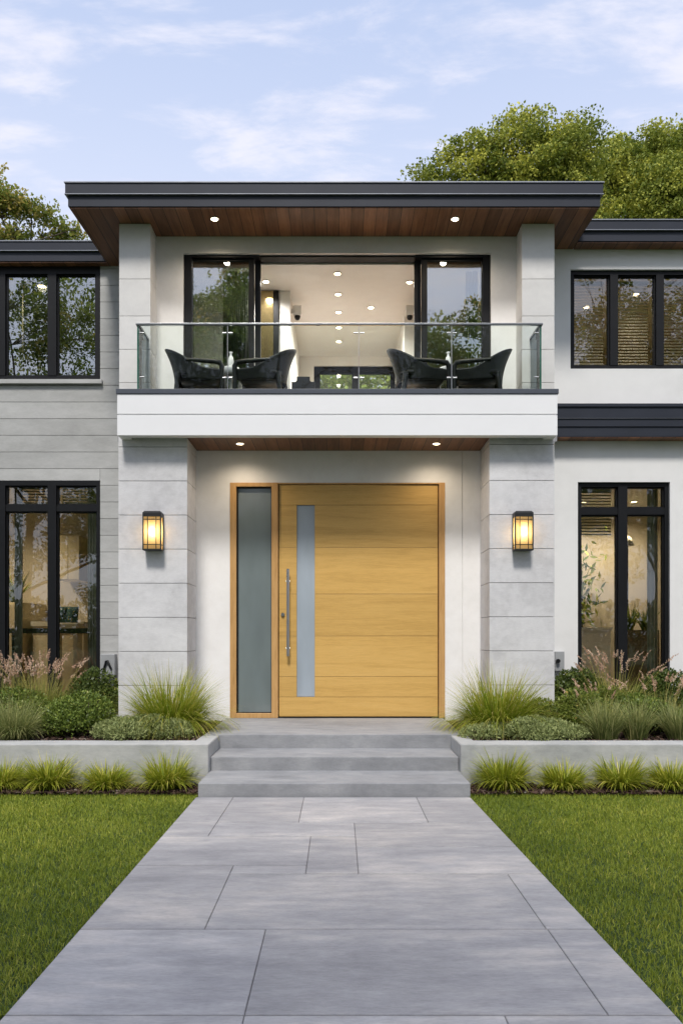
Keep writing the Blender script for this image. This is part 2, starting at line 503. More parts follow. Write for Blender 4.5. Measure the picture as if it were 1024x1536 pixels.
def wall_mesh(mb, x0, x1, z0, z1, yf, yb, holes=(), tone=0.5):
    """a wall in the XZ plane with real openings and reveals"""
    X = sorted({x0, x1, *[min(max(h[i], x0), x1) for h in holes for i in (0, 1)]})
    Z = sorted({z0, z1, *[min(max(h[i], z0), z1) for h in holes for i in (2, 3)]})
    def solid(i, j):
        if i < 0 or j < 0 or i >= len(X) - 1 or j >= len(Z) - 1: return False
        cx, cz = (X[i] + X[i + 1]) / 2, (Z[j] + Z[j + 1]) / 2
        return not any(h[0] < cx < h[1] and h[2] < cz < h[3] for h in holes)
    for i in range(len(X) - 1):
        for j in range(len(Z) - 1):
            if not solid(i, j): continue
            a, b, c, d = X[i], X[i + 1], Z[j], Z[j + 1]
            mb.add([(a, yf, c), (b, yf, c), (b, yf, d), (a, yf, d)], [(0, 1, 2, 3)], tone)
            mb.add([(a, yb, c), (b, yb, c), (b, yb, d), (a, yb, d)], [(3, 2, 1, 0)], tone)
            if not solid(i - 1, j): mb.add([(a, yf, c), (a, yf, d), (a, yb, d), (a, yb, c)], [(0, 1, 2, 3)], tone)
            if not solid(i + 1, j): mb.add([(b, yf, c), (b, yb, c), (b, yb, d), (b, yf, d)], [(0, 1, 2, 3)], tone)
            if not solid(i, j - 1): mb.add([(a, yf, c), (a, yb, c), (b, yb, c), (b, yf, c)], [(0, 1, 2, 3)], tone)
            if not solid(i, j + 1): mb.add([(a, yf, d), (b, yf, d), (b, yb, d), (a, yb, d)], [(0, 1, 2, 3)], tone)
    return mb

# ------------------------------------------------------------------ the setting: ground, walkway, beds
def sheet(name, x0, x1, y0, y1, z, mat, kind='structure'):
    mb = MB(); mb.add([(x0, y0, z), (x1, y0, z), (x1, y1, z), (x0, y1, z)], [(0, 1, 2, 3)])
    return tag(mb.build(name, mat), kind=kind)

M['turf'] = masonry('turf_earth', (0.020, 0.034, 0.010), (0.036, 0.062, 0.016), (0.055, 0.09, 0.025), 0.95, 3, 60, 0.5, pits=False)
sheet('ground', -900, 900, -900, 900, -0.02, M['turf'])

def right_edge(y): return 0.985 + (6.01 - max(y, 2.0)) * 0.027
mb = MB()
q = [(-1.074, -5.5), (right_edge(2) - .002, -5.5), (right_edge(2) - .002, 2.0), (.983, 6.0), (-1.074, 6.0)]
mb.add([(a, b, -.008) for a, b in q] + [(a, b, -.06) for a, b in q], [(0, 1, 2, 3, 4), (9, 8, 7, 6, 5)] + [(k, (k + 1) % 5 + 0, 5 + (k + 1) % 5, 5 + k)[::-1] for k in range(5)])
tag(mb.build('walkway_bed', M['mortar']), kind='structure')
slabs = [(-1.07, -.79, 4.84, 6.0), (-.79, -.26, 5.193, 6.0), (-.26, .58, 5.193, 6.0), (.58, None, 5.193, 6.0),
         (-.79, .10, 4.84, 5.193), (-1.07, -.169, 4.23, 4.84), (-.169, .10, 4.077, 4.84), (-.555, -.169, 4.077, 4.23),
         (.10, None, 4.596, 5.193), (.10, None, 4.077, 4.596), (-1.07, -.555, 3.31, 4.23), (-.555, .858, 3.31, 4.077),
         (.858, None, 3.31, 4.077), (-1.07, -.302, 2.562, 3.31), (-.302, .863, 2.562, 3.31), (.863, None, 2.562, 3.31),
         (-1.07, -.302, 1.6, 2.562), (-.302, .53, 1.6, 2.562), (.53, None, 1.6, 2.562)]
y = 1.6
while y > -5.5:
    slabs += [(-1.07, -.1 + .4 * math.sin(y), y - .8, y), (-.1 + .4 * math.sin(y), None, y - .8, y)]
    y -= .8
mb = MB()
for a, b, c, d in slabs:
    g = 0.0014
    gc, gd = [.0040 if v < 3.4 else .0070 for v in (c, d)]
    r0, r1 = (b, b) if b is not None else (right_edge(c), right_edge(d))
    e = 0.003
    vs = [(a + g, c + gc, -.05), (r0 - g, c + gc, -.05), (r1 - g, d - gd, -.05), (a + g, d - gd, -.05),
          (a + g, c + gc, -e), (r0 - g, c + gc, -e), (r1 - g, d - gd, -e), (a + g, d - gd, -e),
          (a + g + e, c + gc + e, 0), (r0 - g - e, c + gc + e, 0), (r1 - g - e, d - gd - e, 0), (a + g + e, d - gd - e, 0)]
    fs = [(8, 9, 10, 11)]
    for k in range(4):
        k2 = (k + 1) % 4
        fs += [(k, k2, 4 + k2, 4 + k), (4 + k, 4 + k2, 8 + k2, 8 + k)]
    mb.add(vs, fs, random.random())
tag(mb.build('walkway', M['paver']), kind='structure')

sheet('mulch_bed', -5.0, -1.05, 6.12, 6.50, -0.004, M['soil'])
sheet('mulch_bed', 0.985, 5.0, 6.12, 6.50, -0.004, M['soil'])

# lawn blades
def blades(n, base, height, width, lean, seg=2, seed=0, tonebase=None, curl=0.6):
    """n curved tapering blades; base (n,3), height, width, lean arrays"""
    g = np.random.default_rng(seed)
    az = g.uniform(0, 2 * np.pi, n) if not isinstance(lean, tuple) else lean[1]
    ln = lean[0] if isinstance(lean, tuple) else lean
    d = np.stack([np.cos(az), np.sin(az), np.zeros(n)], 1)
    sd = np.stack([-np.sin(az), np.cos(az), np.zeros(n)], 1)
    tw = g.normal(0, 0.6, n)
    sd = sd * np.cos(tw)[:, None] + d * np.sin(tw)[:, None]
    V, T = [], []
    p = base.copy(); ang = ln * 0.35
    step = height / seg
    for k in range(seg + 1):
        w = width * (1 - (k / seg) ** 1.6) * 0.5 + (0.0003 if k == seg else 0)
        V += [p - sd * w[:, None], p + sd * w[:, None]]
        T += [np.full(n, k / seg)] * 2
        a = ang + (ln * 1.3) * ((k + 0.5) / seg) * curl * 2
        p = p + (d * np.sin(a)[:, None] + np.array([0, 0, 1.0]) * np.cos(a)[:, None]) * step[:, None]
    V = np.stack(V, 1)                       # n, 2(seg+1), 3
    T = np.stack(T, 1)
    m = 2 * (seg + 1)
    q = np.array([[2 * k, 2 * k + 1, 2 * k + 3, 2 * k + 2] for k in range(seg)])
    F = (np.arange(n)[:, None, None] * m + q[None]).reshape(-1, 4)
    return V.reshape(-1, 3), F, T.reshape(-1)

M['lawn'] = leafy('lawn_blades', [(0.0, (0.095, 0.142, 0.012)), (0.35, (0.199, 0.260, 0.022)), (0.7, (0.350, 0.387, 0.044)), (1.0, (0.643, 0.568, 0.118))], 0.55, 0.3, 1.3)  # wide noise patches paint sun dapple into the blade colour
def lawn(x0, x1, edge, seed):
    g = np.random.default_rng(seed)
    n = 170000
    yy = 1.7 + (6.16 - 1.7) * g.random(n) ** 0.9
    xx = x0 + (x1 - x0) * g.random(n)
    if edge > 0: k = xx > np.array([right_edge(v) for v in yy]) - 0.004
    else: k = xx < -1.066
    yy, xx = yy[k], xx[k]; n = len(xx)
    b = np.stack([xx, yy, np.full(n, -0.02)], 1)
    patch = 0.5 + 0.5 * np.sin(xx * 2.1 + 1.3 * np.sin(yy * 1.7)) * np.cos(yy * 2.7 + xx)
    h = (0.021 + 0.015 * g.random(n)) * (0.9 + 0.2 * patch)
    V, F, T = blades(n, b, h, 0.0027 + 0.0020 * g.random(n), g.uniform(0.1, 1.0, n), 2, seed + 1, curl=0.7)
    tone = np.repeat(np.clip(g.normal(0.42, 0.17, n) + (g.random(n) < 0.05) * 0.35, 0, 1), 6)
    tag(mesh_np('lawn', V, F, tone, M['lawn']), kind='stuff')
lawn(-4.2, -1.07, -1, 5)
lawn(0.98, 4.2, 1, 6)

def chips(name, regions, n, seed, z, kinds):
    g = random.Random(seed)
    mb = MB()
    for _ in range(n):
        x0, x1, y0, y1 = g.choice(regions)
        c = Vector((g.uniform(x0, x1), g.uniform(y0, y1), z + g.uniform(0, .012)))
        lx, ly, lz = g.uniform(.010, .032), g.uniform(.005, .012), g.uniform(.002, .006)
        rot = Matrix.Rotation(g.uniform(0, 6.28), 3, 'Z') @ Matrix.Rotation(g.gauss(0, .35), 3, 'Y') @ Matrix.Rotation(g.gauss(0, .35), 3, 'X')
        vs = [c + rot @ Vector((sx * lx * g.uniform(.7, 1.1), sy * ly * g.uniform(.7, 1.1), sz * lz)) for sz in (-1, 1) for sy in (-1, 1) for sx in (-1, 1)]
        mb.add(vs, [(0, 2, 3, 1), (4, 5, 7, 6), (0, 1, 5, 4), (2, 6, 7, 3), (0, 4, 6, 2), (1, 3, 7, 5)], g.random())
    return tag(mb.build(name, kinds), kind='stuff')
def chip_mat():
    m, n, l, out = new_mat('bark_chips')
    at = n.new('ShaderNodeAttribute'); at.attribute_name = 'tone'
    p = P(n, rough=0.9, spec=0.2)
    l.new(ramp(n, l, at.outputs['Fac'], [(0.0, (0.022, 0.012, 0.009)), (0.55, (0.07, 0.04, 0.03)), (0.9, (0.13, 0.085, 0.065)), (1.0, (0.24, 0.20, 0.17))]), p.inputs['Base Color'])
    l.new(p.outputs[0], out.inputs[0])
    return m
M['chips'] = chip_mat()
chips('bark_mulch', [(-3.4, -1.06, 6.13, 6.47), (1.0, 3.4, 6.13, 6.47)], 5200, 3, 0.0, M['chips'])
# a few pale pebbles along the lawn edge
mb = MB()
for k in range(46):
    cx = random.choice([random.uniform(-3.0, -1.08), random.uniform(1.02, 3.0)]); cy = random.uniform(6.13, 6.24)
    r = random.uniform(.007, .017)
    mb.lathe([(r * .5, .0), (r, r * .35), (r * .85, r * .7), (r * .3, r * .9)], cx, cy, 7)
tag(mb.build('pebbles', plain('pale_pebble', (0.30, 0.27, 0.25), 0.8, vary=0.3)), kind='stuff')

# ------------------------------------------------------------------ steps and planters
st = thing('entrance_steps', 'three wide grey concrete steps rising from the walkway to the front door', 'steps', (0, 6.0, 0))
MB().box(-1.056, .987, 6.01, 6.62, -.05, .1003, b=.006).build('step', M['step'], st)
MB().box(-1.054, .983, 6.58, 7.10, .02, .2127, b=.006).build('step', M['step'], st)
MB().box(-1.19, 1.105, 7.08, 8.62, .06, .3330, b=.006).build('landing', M['step'], st)

for side, word in ((-1, 'left'), (1, 'right')):
    p = thing('raised_planter', f'low grey concrete planter wall with planted bed on the {word} of the entrance steps', 'planter', (side * 2.5, 6.5, 0))
    xi = -1.0565 if side < 0 else .9875
    xo = side * 5.0
    sgn = side
    mb = MB()
    # L shaped wall as one extruded outline: front run and a short return beside the steps
    t, tf = 0.15, 0.27
    o2 = [(xo, 6.48), (xi, 6.48), (xi, 7.078), (xi + sgn * t, 7.078), (xi + sgn * t, 6.48 + tf), (xo, 6.48 + tf)]
    bm = bmesh.new()
    lo = [bm.verts.new((a, b, -.04)) for a, b in o2]
    f = bm.faces.new(lo)
    ext = bmesh.ops.extrude_face_region(bm, geom=[f])
    bmesh.ops.translate(bm, verts=[v for v in ext['geom'] if isinstance(v, bmesh.types.BMVert)], vec=(0, 0, .366))
    bmesh.ops.recalc_face_normals(bm, faces=bm.faces)
    bmesh.ops.bevel(bm, geom=bm.edges[:], offset=.005, segments=2, affect='EDGES')
    bm.verts.index_update()
    mb.add([v.co.copy() for v in bm.verts], [[v.index for v in q.verts] for q in bm.faces])
    bm.free()
    mb.build('planter_wall', M['planter'], p)
    mb = MB()
    xa, xb = sorted((xi + sgn * .12, xo))
    nx, ny = 60, 34
    vs, fs = [], []
    g = random.Random(9 + side)
    for j in range(ny + 1):
        for i in range(nx + 1):
            yy = 6.70 + (9.2 - 6.70) * j / ny
            vs.append((xa + (xb - xa) * i / nx, yy, .285 + g.uniform(-.014, .014) + .02 * math.sin(i * .7) * math.cos(j * .5)))
    for j in range(ny):
        for i in range(nx):
            a = j * (nx + 1) + i
            fs.append((a, a + 1, a + nx + 2, a + nx + 1))
    mb.add(vs, fs, .5, 0, True)
    mb.build('soil', M['soil'], p)
chips('bark_mulch', [(-3.4, -1.22, 6.76, 7.5), (1.14, 3.4, 6.76, 7.5), (-1.7, -1.2, 7.0, 8.4), (1.12, 1.7, 7.0, 8.4)], 3600, 4, .30, M['chips'])

# ------------------------------------------------------------------ the house
SOF = 5.448
FL = 3.40                # upper floor
house = thing('house', 'two storey modern house in pale stone, white stucco and grey board with flat charcoal roofs', 'house', (0, 8.5, 0))

def courses(mb, x0, x1, y0, y1, cuts, gap=.005, core=.012, bev=.0025):
    for a, b in zip(cuts[:-1], cuts[1:]):
        mb.box(x0, x1, y0, y1, a + gap / 2, b - gap / 2, random.random(), b=bev)
    mb.box(x0 + core, x1 - core, y0 + core, y1 - .002, cuts[0] + .003, cuts[-1] - .003, 0.1, 1)

PM = [M['pier'], M['mortar']]
lz = [0.25] + [0.7105 + .3401 * k for k in range(8)] + [3.20]
mb = MB(); courses(mb, -2.195, -1.51, 7.98, 9.25, lz); mb.build('stone_pier', PM, house)
lz = [0.25] + [0.7155 + .3401 * k for k in range(7)] + [3.115, 3.20]
mb = MB(); courses(mb, 1.50, 2.148, 7.98, 8.90, lz); mb.build('stone_pier', PM, house)
UM = [M['upper_pier'], M['mortar']]
uz = [3.42, 3.81, 4.152, 4.495, 4.876, SOF - .002]
mb = MB(); courses(mb, -2.2556, -1.935, 8.227, 9.25, uz, .004); mb.build('stone_pier', UM, house)
mb = MB(); courses(mb, 1.881, 2.214, 8.227, 8.90, uz, .004); mb.build('stone_pier', UM, house)

# entrance wall (with the vertical movement joint as a real groove) and upper wall
DX0, DX1, DZ1 = -1.1546, 1.1263, 2.833
mb = MB()
jx = xs(693, 8.5)
wall_mesh(mb, -1.53, jx - .003, .22, 3.22, 8.50, 8.70, [(DX0, DX1, .10, DZ1)])
wall_mesh(mb, jx + .003, 1.52, .22, 3.22, 8.50, 8.70)
mb.add([(jx - .02, 8.512, .25), (jx + .02, 8.512, .25), (jx + .02, 8.512, 3.2), (jx - .02, 8.512, 3.2)], [(0, 1, 2, 3)])
mb.build('entrance_wall', M['stucco'], house)
UX0, UX1, UZ1 = xs(275, 8.5), xs(736, 8.5), zs(380, 8.5)
mb = MB(); wall_mesh(mb, -1.95, 1.90, FL - .15, SOF + .05, 8.50, 8.68, [(UX0, UX1, FL + .0, UZ1)])
mb.build('upper_wall', M['stucco'], house)

# left wing: boards with real joints
LY = 9.18
def lx(px): return xs(px, LY)
WL = dict(x0=-4.45, x1=lx(150), za0=zs(570, LY), za1=SOF - .004, zb0=.42, zb1=zs(721, LY))
mb = MB()
cuts = [zs(p_, LY) for p_ in range(1128, 402, -25)] + [SOF + .02]
for a, b in zip(cuts[:-1], cuts[1:]):
    tn = random.random()
    spans = [(WL['za0'] - .052, SOF + .1), (WL['zb0'], WL['zb1'] + .002)]
    hit = [w_ for w_ in spans if w_[0] < b - .01 and w_[1] > a + .01]
    a1, b1 = a + .0022, b - .0022
    if not hit:
        mb.box(-6.0, -2.17, LY, LY + .2, a1, b1, tn, b=.002); continue
    mb.box(WL['x1'] + .004, -2.17, LY, LY + .2, a1, b1, (tn + random.random() * .5) % 1, b=.002)
    mb.box(-6.0, WL['x0'] - .004, LY, LY + .2, a1, b1, tn, b=.002)
    w_ = hit[0]
    for c, d in ((a1, min(b1, w_[0])), (max(a1, w_[1]), b1)):
        if d - c > .02: mb.box(WL['x0'] - .002, WL['x1'] + .001, LY, LY + .2, c, d, (tn + .2) % 1, b=.002)
mb2 = MB(); wall_mesh(mb2, -6.0, -2.17, 0, SOF, LY + .012, LY + .19, [(WL['x0'], WL['x1'], WL['za0'] - .05, SOF + .1), (WL['x0'], WL['x1'], WL['zb0'], WL['zb1'])])
mb.add(mb2.v, mb2.f, .1, 1)
mb.build('board_wall', [M['board'], M['mortar']], house)

# right wing
RY = 8.78
def rx(px): return xs(px, RY)
WRU = (rx(855), 4.05, zs(553, RY), zs(404, RY))
WRL = (rx(866), rx(1004), .42, zs(723, RY))
mb = MB(); wall_mesh(mb, 2.10, 6.0, 0, SOF + .05, RY, RY + .2, [WRU, WRL])
mb.build('white_wall', M['white_stucco'], house)

# side and rear walls
mb = MB()
mb.box(-6.0, -5.85, LY + .2, 11.6, 0, SOF)
mb.box(5.85, 6.0, RY + .2, 11.6, 0, SOF)
BW = (-.36, .84, 3.9, 5.10)
wall_mesh(mb, -6.0, 6.0, 0, SOF, 11.62, 11.78, [BW])
mb.build('rear_wall', M['white_stucco'], house)

# roofs
def fascia(mb, pts, z0, h1, h2, out=.02):
    """two tier metal edge round an open outline (front run with returns); pts given left to right, seen from the front"""
    pass
def roof(x0, x1, yf, yb, z, name, x0b=None, x1b=None, h1=.115, h2=.135):
    x0b = x0 if x0b is None else x0b; x1b = x1 if x1b is None else x1b
    def slab(mb, g, a, b):
        vs = [(x0 - g, yf - g, a), (x1 + g, yf - g, a), (x1b + g, yb, a), (x0b - g, yb, a),
              (x0 - g, yf - g, b), (x1 + g, yf - g, b), (x1b + g, yb, b), (x0b - g, yb, b)]
        mb.add(vs, [(3, 2, 1, 0), (4, 5, 6, 7), (0, 1, 5, 4), (1, 2, 6, 5), (2, 3, 7, 6), (3, 0, 4, 7)])
    mb = MB(); slab(mb, 0, z + .004, z + h1); slab(mb, .022, z + h1 + .003, z + h1 + h2)
    r = mb.build(name, M['fascia'], house)
    mb = MB(); slab(mb, .028, z + h1 - .004, z + h1 + .0025)
    slab(mb, .032, z + h1 + h2 + .001, z + h1 + h2 + .012)
    mb.build('drip_edge', M['edge_metal'], r)
    mb = MB()
    e = .012
    vs = [(x0 + e, yf + e, z), (x1 - e, yf + e, z), (x1b - e, yb, z), (x0b + e, yb, z)]
    mb.add(vs + [(a, b, c - .012) for a, b, c in vs], [(0, 1, 2, 3), (7, 6, 5, 4), (0, 4, 5, 1), (1, 5, 6, 2), (2, 6, 7, 3), (3, 7, 4, 0)])
    mb.build('timber_soffit', M['soffit'], r)
    return r
roof(-2.68, 2.587, 7.93, 11.9, SOF + .012, 'main_roof', -2.57, 2.53, h2=.108)
roof(-6.3, -2.60, 9.08, 11.9, SOF + .008, 'wing_roof', h1=.112, h2=.100)
roof(2.56, 6.3, 8.62, 11.9, SOF + .008, 'wing_roof', h1=.114, h2=.100)
# dark band over the right ground floor window
mb = MB()
by = 8.63; bs = by / 1200
def bz(py): return EYE + (952 - py) * bs
mb.box(2.172, 6.1, by, RY + .003, bz(655), bz(640.5))
mb.box(2.172, 6.1, by - .012, RY + .003, bz(640), bz(628.5))
mb.box(2.172, 6.1, by - .02, RY + .003, bz(628), bz(611.5))
mb.box(2.172, 6.1, by - .035, RY + .003, bz(611), bz(606.5))
bnd = mb.build('canopy_band', M['fascia'], house)
mb = MB(); mb.box(2.172, 6.1, by - .024, by, bz(628.4) , bz(628.1)); mb.build('drip_edge', M['edge_metal'], bnd)
mb = MB(); mb.box(2.172, 6.1, by + .006, RY - .002, bz(655) - .012, bz(655) - .0005); mb.build('timber_soffit', M['soffit'], bnd)

# balcony slab
SY = 7.80
def bx_(px): return xs(px, SY)
sl = MB()
z0, zg0, zg1, z1 = zs(653, SY), zs(622.6, SY), zs(621, SY), zs(591, SY)
X0, X1 = xs(176, SY), xs(835.5, SY)
# fascia boards as a U shaped upstand; floor between
for (a, b, ins) in ((z0, zg0, 0), (zg1, z1, 0), (zg0, zg1, .010)):
    sl.box(X0 + ins, X1 - ins, SY + ins, SY + .10, a, b, b=.003 if ins == 0 else 0)
sl.box(X0, X0 + .10, SY + .102, 8.22, z0, z1); sl.box(X1 - .10, X1, SY + .102, 8.22, z0, z1)
slab_o = sl.build('balcony_fascia', M['white_trim'], house)
mb = MB(); mb.box(X0 - .010, X1 + .010, SY - .010, SY + .11, z1 + .002, zs(583.5, SY), b=.003)
mb.box(X0 - .010, X0 + .11, SY + .112, 8.22, z1 + .002, zs(583.5, SY)); mb.box(X1 - .11, X1 + .010, SY + .112, 8.22, z1 + .002, zs(583.5, SY))
mb.build('coping', plain('slate_blue_coping', (0.060, 0.070, 0.090), 0.45), slab_o)
mb = MB(); mb.box(X0 + .101, X1 - .101, SY + .101, 8.49, 3.19, FL - .004)
mb.box(-2.27, -2.01, 8.224, 9.2, 3.205, 3.415); mb.box(1.99, 2.24, 8.224, 8.9, 3.205, 3.415)
mb.build('balcony_floor', M['step'], house)
mb = MB(); mb.box(-1.506, 1.496, SY + .112, 8.498, 3.172, 3.184); mb.build('porch_soffit', M['soffit'], house)

# balustrade
GY = 7.83
rail = bpy.data.objects.new('glass_balustrade', None); COL.objects.link(rail); rail.parent = house; rail.location = (0, GY - 8.5, 3.5)
gx0, gx1 = xs(206, GY), xs(811.5, GY)
gz0, gz1 = zs(586, GY), zs(488, GY)
joints = [gx0, xs(341.5, GY), xs(538, GY), xs(677, GY), gx1]
for a, b in zip(joints[:-1], joints[1:]):
    mb = MB(); mb.box(a + .004, b - .004, GY, GY + .010, gz0, gz1)
    o = mb.build('glass_panel', M['glass_rail'], rail)
    for u, v in ((a + .001, a + .0038), (b - .0038, b - .001)):
        me_ = MB(); me_.box(u, v, GY, GY + .010, gz0, gz1)
        me_.build('polished_edge', M['glass_edge'] if (u < gx0 + .01 or v > gx1 - .01) else M['steel'], o)
for xe, sg in ((gx0, 1), (gx1, -1)):
    mb = MB(); mb.box(xe, xe + sg * .012, GY + .014, 8.222, gz0, gz1); o = mb.build('glass_panel', M['glass_rail'], rail)
    mb = MB(); mb.box(xe - sg * .003, xe + sg * .014, GY + .0102, GY + .0138, gz0, gz1); mb.build('polished_edge', M['glass_edge'], o)
mb = MB()
mb.box(gx0 - .012, gx1 + .012, GY - .012, GY + .022, gz1 + .001, gz1 + .020, b=.003)
mb.box(gx0 - .012, gx0 + .022, GY + .023, 8.222, gz1 + .001, gz1 + .020); mb.box(gx1 - .022, gx1 + .012, GY + .023, 8.222, gz1 + .001, gz1 + .020)
mb.build('top_rail', plain('dark_steel_rail', (0.20, 0.21, 0.22), 0.35, 0.9), rail)
def clamp(x, z, horiz=True):
    mb = MB()
    mb.tube([(x - .019, GY - .009, z), (x + .019, GY - .009, z)], [.008, .008], 10)
    mb.build('glass_clamp', M['steel'], rail)
for j in joints[1:-1]:
    for z in (zs(500, GY), zs(567, GY)):
        clamp(j - .030, z); clamp(j + .030, z)
for j, sg in ((gx0, 1), (gx1, -1)):
    for z in (zs(500, GY), zs(566, GY)): clamp(j + sg * .05, z)

# windows
def window(name, x0, x1, z0, z1, y, mulls, transoms=(), fw=.055, mw=.10, tw=.075, depth=.09, gmat=None, label=None, sill=False, topw=None):
    w = bpy.data.objects.new(name, None); COL.objects.link(w); w.parent = house
    w.location = ((x0 + x1) / 2, y - 8.5, z0)
    if label: w['label'] = label
    mb = MB()
    topw = topw or fw
    cols = [x0 + fw] + [v for m_ in mulls for v in (m_ - mw / 2, m_ + mw / 2)] + [x1 - fw]
    mb.box(x0, x0 + fw, y, y + depth, z0, z1); mb.box(x1 - fw, x1, y, y + depth, z0, z1)
    for m_ in mulls: mb.box(m_ - mw / 2, m_ + mw / 2, y - .006, y + depth, z0 + fw, z1 - topw)
    mb.box(x0 + fw, x1 - fw, y, y + depth, z0, z0 + fw); mb.box(x0 + fw, x1 - fw, y, y + depth, z1 - topw, z1)
    for i in range(0, len(cols), 2):
        a, b = cols[i], cols[i + 1]
        rows = [z0 + fw] + [v for t in transoms for v in (t - tw / 2, t + tw / 2)] + [z1 - topw]
        for t in transoms: mb.box(a, b, y + .004, y + depth, t - tw / 2, t + tw / 2)
        for j in range(0, len(rows), 2):
            c, d = rows[j], rows[j + 1]
            s = .014                      # slim sash round each pane
            q = y + .030
            mb.box(a, a + s, q, y + .08, c, d); mb.box(b - s, b, q, y + .08, c, d)
            mb.box(a + s, b - s, q, y + .08, c, c + s); mb.box(a + s, b - s, q, y + .08, d - s, d)
            p_ = MB(); p_.box(a + s - .004, b - s + .004, y + .050, y + .056, c + s - .004, d - s + .004)
            p_.build('pane', gmat or M['glass'], w)
    mb.build('frame', M['frame'], w)
    if sill:
        p_ = MB(); p_.box(x0 - .02, x1 + .035, y - .045, y + .10, z0 - .052, z0 - .003, b=.004); p_.build('sill', M['board'], w)
    return w
window('window', WL['x0'], WL['x1'], WL['za0'], WL['za1'], LY + .0, [lx(2), lx(78.5)], (), .05, .098, gmat=M['glass_up'], sill=True, topw=.085)
window('window', WL['x0'], WL['x1'], WL['zb0'], WL['zb1'], LY + .0, [lx(2), lx(78.5)], (zs(762, LY),), .035, .098, .075, topw=.055)
window('window', WRU[0], WRU[1], WRU[2], WRU[3], RY + .03, [rx(921.5), rx(990.5)], (), .045, .085, gmat=M['glass_warm'])
window('window', WRL[0], WRL[1], WRL[2], WRL[3], RY + .03, [rx(934.5)], (zs(766, RY),), .045, .10, .075)
window('rear_window', BW[0], BW[1], BW[2], BW[3], 11.60, [.24], (), .075, .07, label='black framed rear window seen through the open balcony door')

# balcony sliding door
sd = bpy.data.objects.new('sliding_door', None); COL.objects.link(sd); sd.parent = house; sd.location = (0, 0.05, FL)
dy = 8.56
def dx(px): return xs(px, dy)
ztop = UZ1
mb = MB()
mb.box(UX0 + .002, dx(288), dy - .03, dy + .12, FL, ztop - .002); mb.box(dx(723), UX1 - .002, dy - .03, dy + .12, FL, ztop - .002)
mb.box(dx(288), dx(390) - .001, dy - .03, dy + .12, zs(388, dy), ztop - .002); mb.box(dx(622) + .001, dx(723), dy - .03, dy + .12, zs(388, dy), ztop - .002)
mb.box(dx(390), dx(622), dy - .02, dy + .12, zs(387, dy), ztop - .002)
mb.build('frame', M['frame'], sd)
for a, b, flip in ((288, 390, False), (622, 723, True)):
    mb = MB()
    zt = zs(388, dy) - .002
    if not flip:
        g0, g1 = dx(289), dx(373)
        mb.box(g1, dx(381), dy + .0, dy + .05, FL, zt); mb.box(dx(381) + .004, dx(390), dy + .055, dy + .11, FL, zt)
    else:
        g0, g1 = dx(640.5), dx(722)
        mb.box(dx(632), g0, dy + .0, dy + .05, FL, zt); mb.box(dx(622), dx(632) - .004, dy + .055, dy + .11, FL, zt)
    mb.box(g0, g1, dy + .005, dy + .05, FL, FL + .07); mb.box(g0, g1, dy + .005, dy + .05, zt - .02, zt)
    lf = mb.build('door_leaf', M['frame'], sd)
    mb = MB(); mb.box(g0 - .004, g1 + .004, dy + .022, dy + .030, FL + .065, zt - .016); mb.build('pane', M['glass_up'], lf)

# front door with sidelight
fd = bpy.data.objects.new('front_door', None); COL.objects.link(fd); fd.parent = house; fd.location = (0, 0.05, .333)
fy = 8.52
def fx(px): return xs(px, fy)
def fz(py): return zs(py, fy)
zb = .3335
mb = MB()
mb.box(DX0 + .001, fx(355), fy - .03, fy + .14, zb, DZ1 - .001)
mb.box(fx(407.5), fx(417.2), fy - .03, fy + .14, zb, DZ1 - .001)
mb.box(fx(657.5), DX1 - .001, fy - .03, fy + .14, zb, DZ1 - .001)
mb.box(fx(355), fx(407.5), fy - .03, fy + .14, fz(730.5), DZ1 - .001); mb.box(fx(355), fx(407.5), fy - .03, fy + .14, zb, fz(1069.5))
mb.box(fx(417.2), fx(657.5), fy - .02, fy + .14, fz(726.5), DZ1 - .001)
mb.build('oak_frame', M['oak_frame'], fd, .003)
mb = MB()
a, b = fx(355) + .001, fx(407.5) - .001
c, d = fz(1069.5) + .001, fz(730.5) - .001
mb.box(a, a + .014, fy + .0, fy + .06, c, d); mb.box(b - .006, b, fy, fy + .06, c, d); mb.box(a + .014, b - .006, fy, fy + .06, d - .010, d); mb.box(a + .014, b - .006, fy, fy + .06, c, c + .006)
sf = mb.build('sidelight_bead', M['frame'], fd)
mb = MB(); mb.box(a + .012, b - .005, fy + .025, fy + .033, c + .005, d - .009); mb.build('sidelight_glass', M['frost_side'], fd)
# door leaf out of planks with fine joints, cut round the glass strip
mb = MB()
lx0, lx1 = fx(418.5), fx(656.2)
sx0, sx1, sz0, sz1 = fx(445), fx(472), fz(1045.5), fz(757.5)
pl = [zb + .012, sz0, fz(1015), fz(954), fz(891), fz(821), sz1, fz(727)]
for a, b in zip(pl[:-1], pl[1:]):
    g = .0016
    if a >= sz0 - .001 and b <= sz1 + .001:
        mb.box(lx0, sx0, fy, fy + .07, a + g, b - g, random.random(), b=.0015); mb.box(sx1, lx1, fy, fy + .07, a + g, b - g, random.random(), b=.0015)
    else:
        mb.box(lx0, lx1, fy, fy + .07, a + g, b - g, random.random(), b=.0015)
mb.box(lx0 + .003, sx0 - .001, fy + .007, fy + .066, pl[0] + .004, pl[-1] - .004, 0, 1); mb.box(sx1 + .001, lx1 - .003, fy + .007, fy + .066, pl[0] + .004, pl[-1] - .004, 0, 1)
mb.build('door_leaf', [M['oak'], plain('door_joint', (0.22, 0.12, 0.035), .7)], fd)
mb = MB(); mb.box(sx0 + .001, sx1 - .001, fy + .012, fy + .03, sz0 + .003, sz1 - .003); mb.build('glass_strip', M['frost_door'], fd)
mb = MB()
hx = fx(432.3)
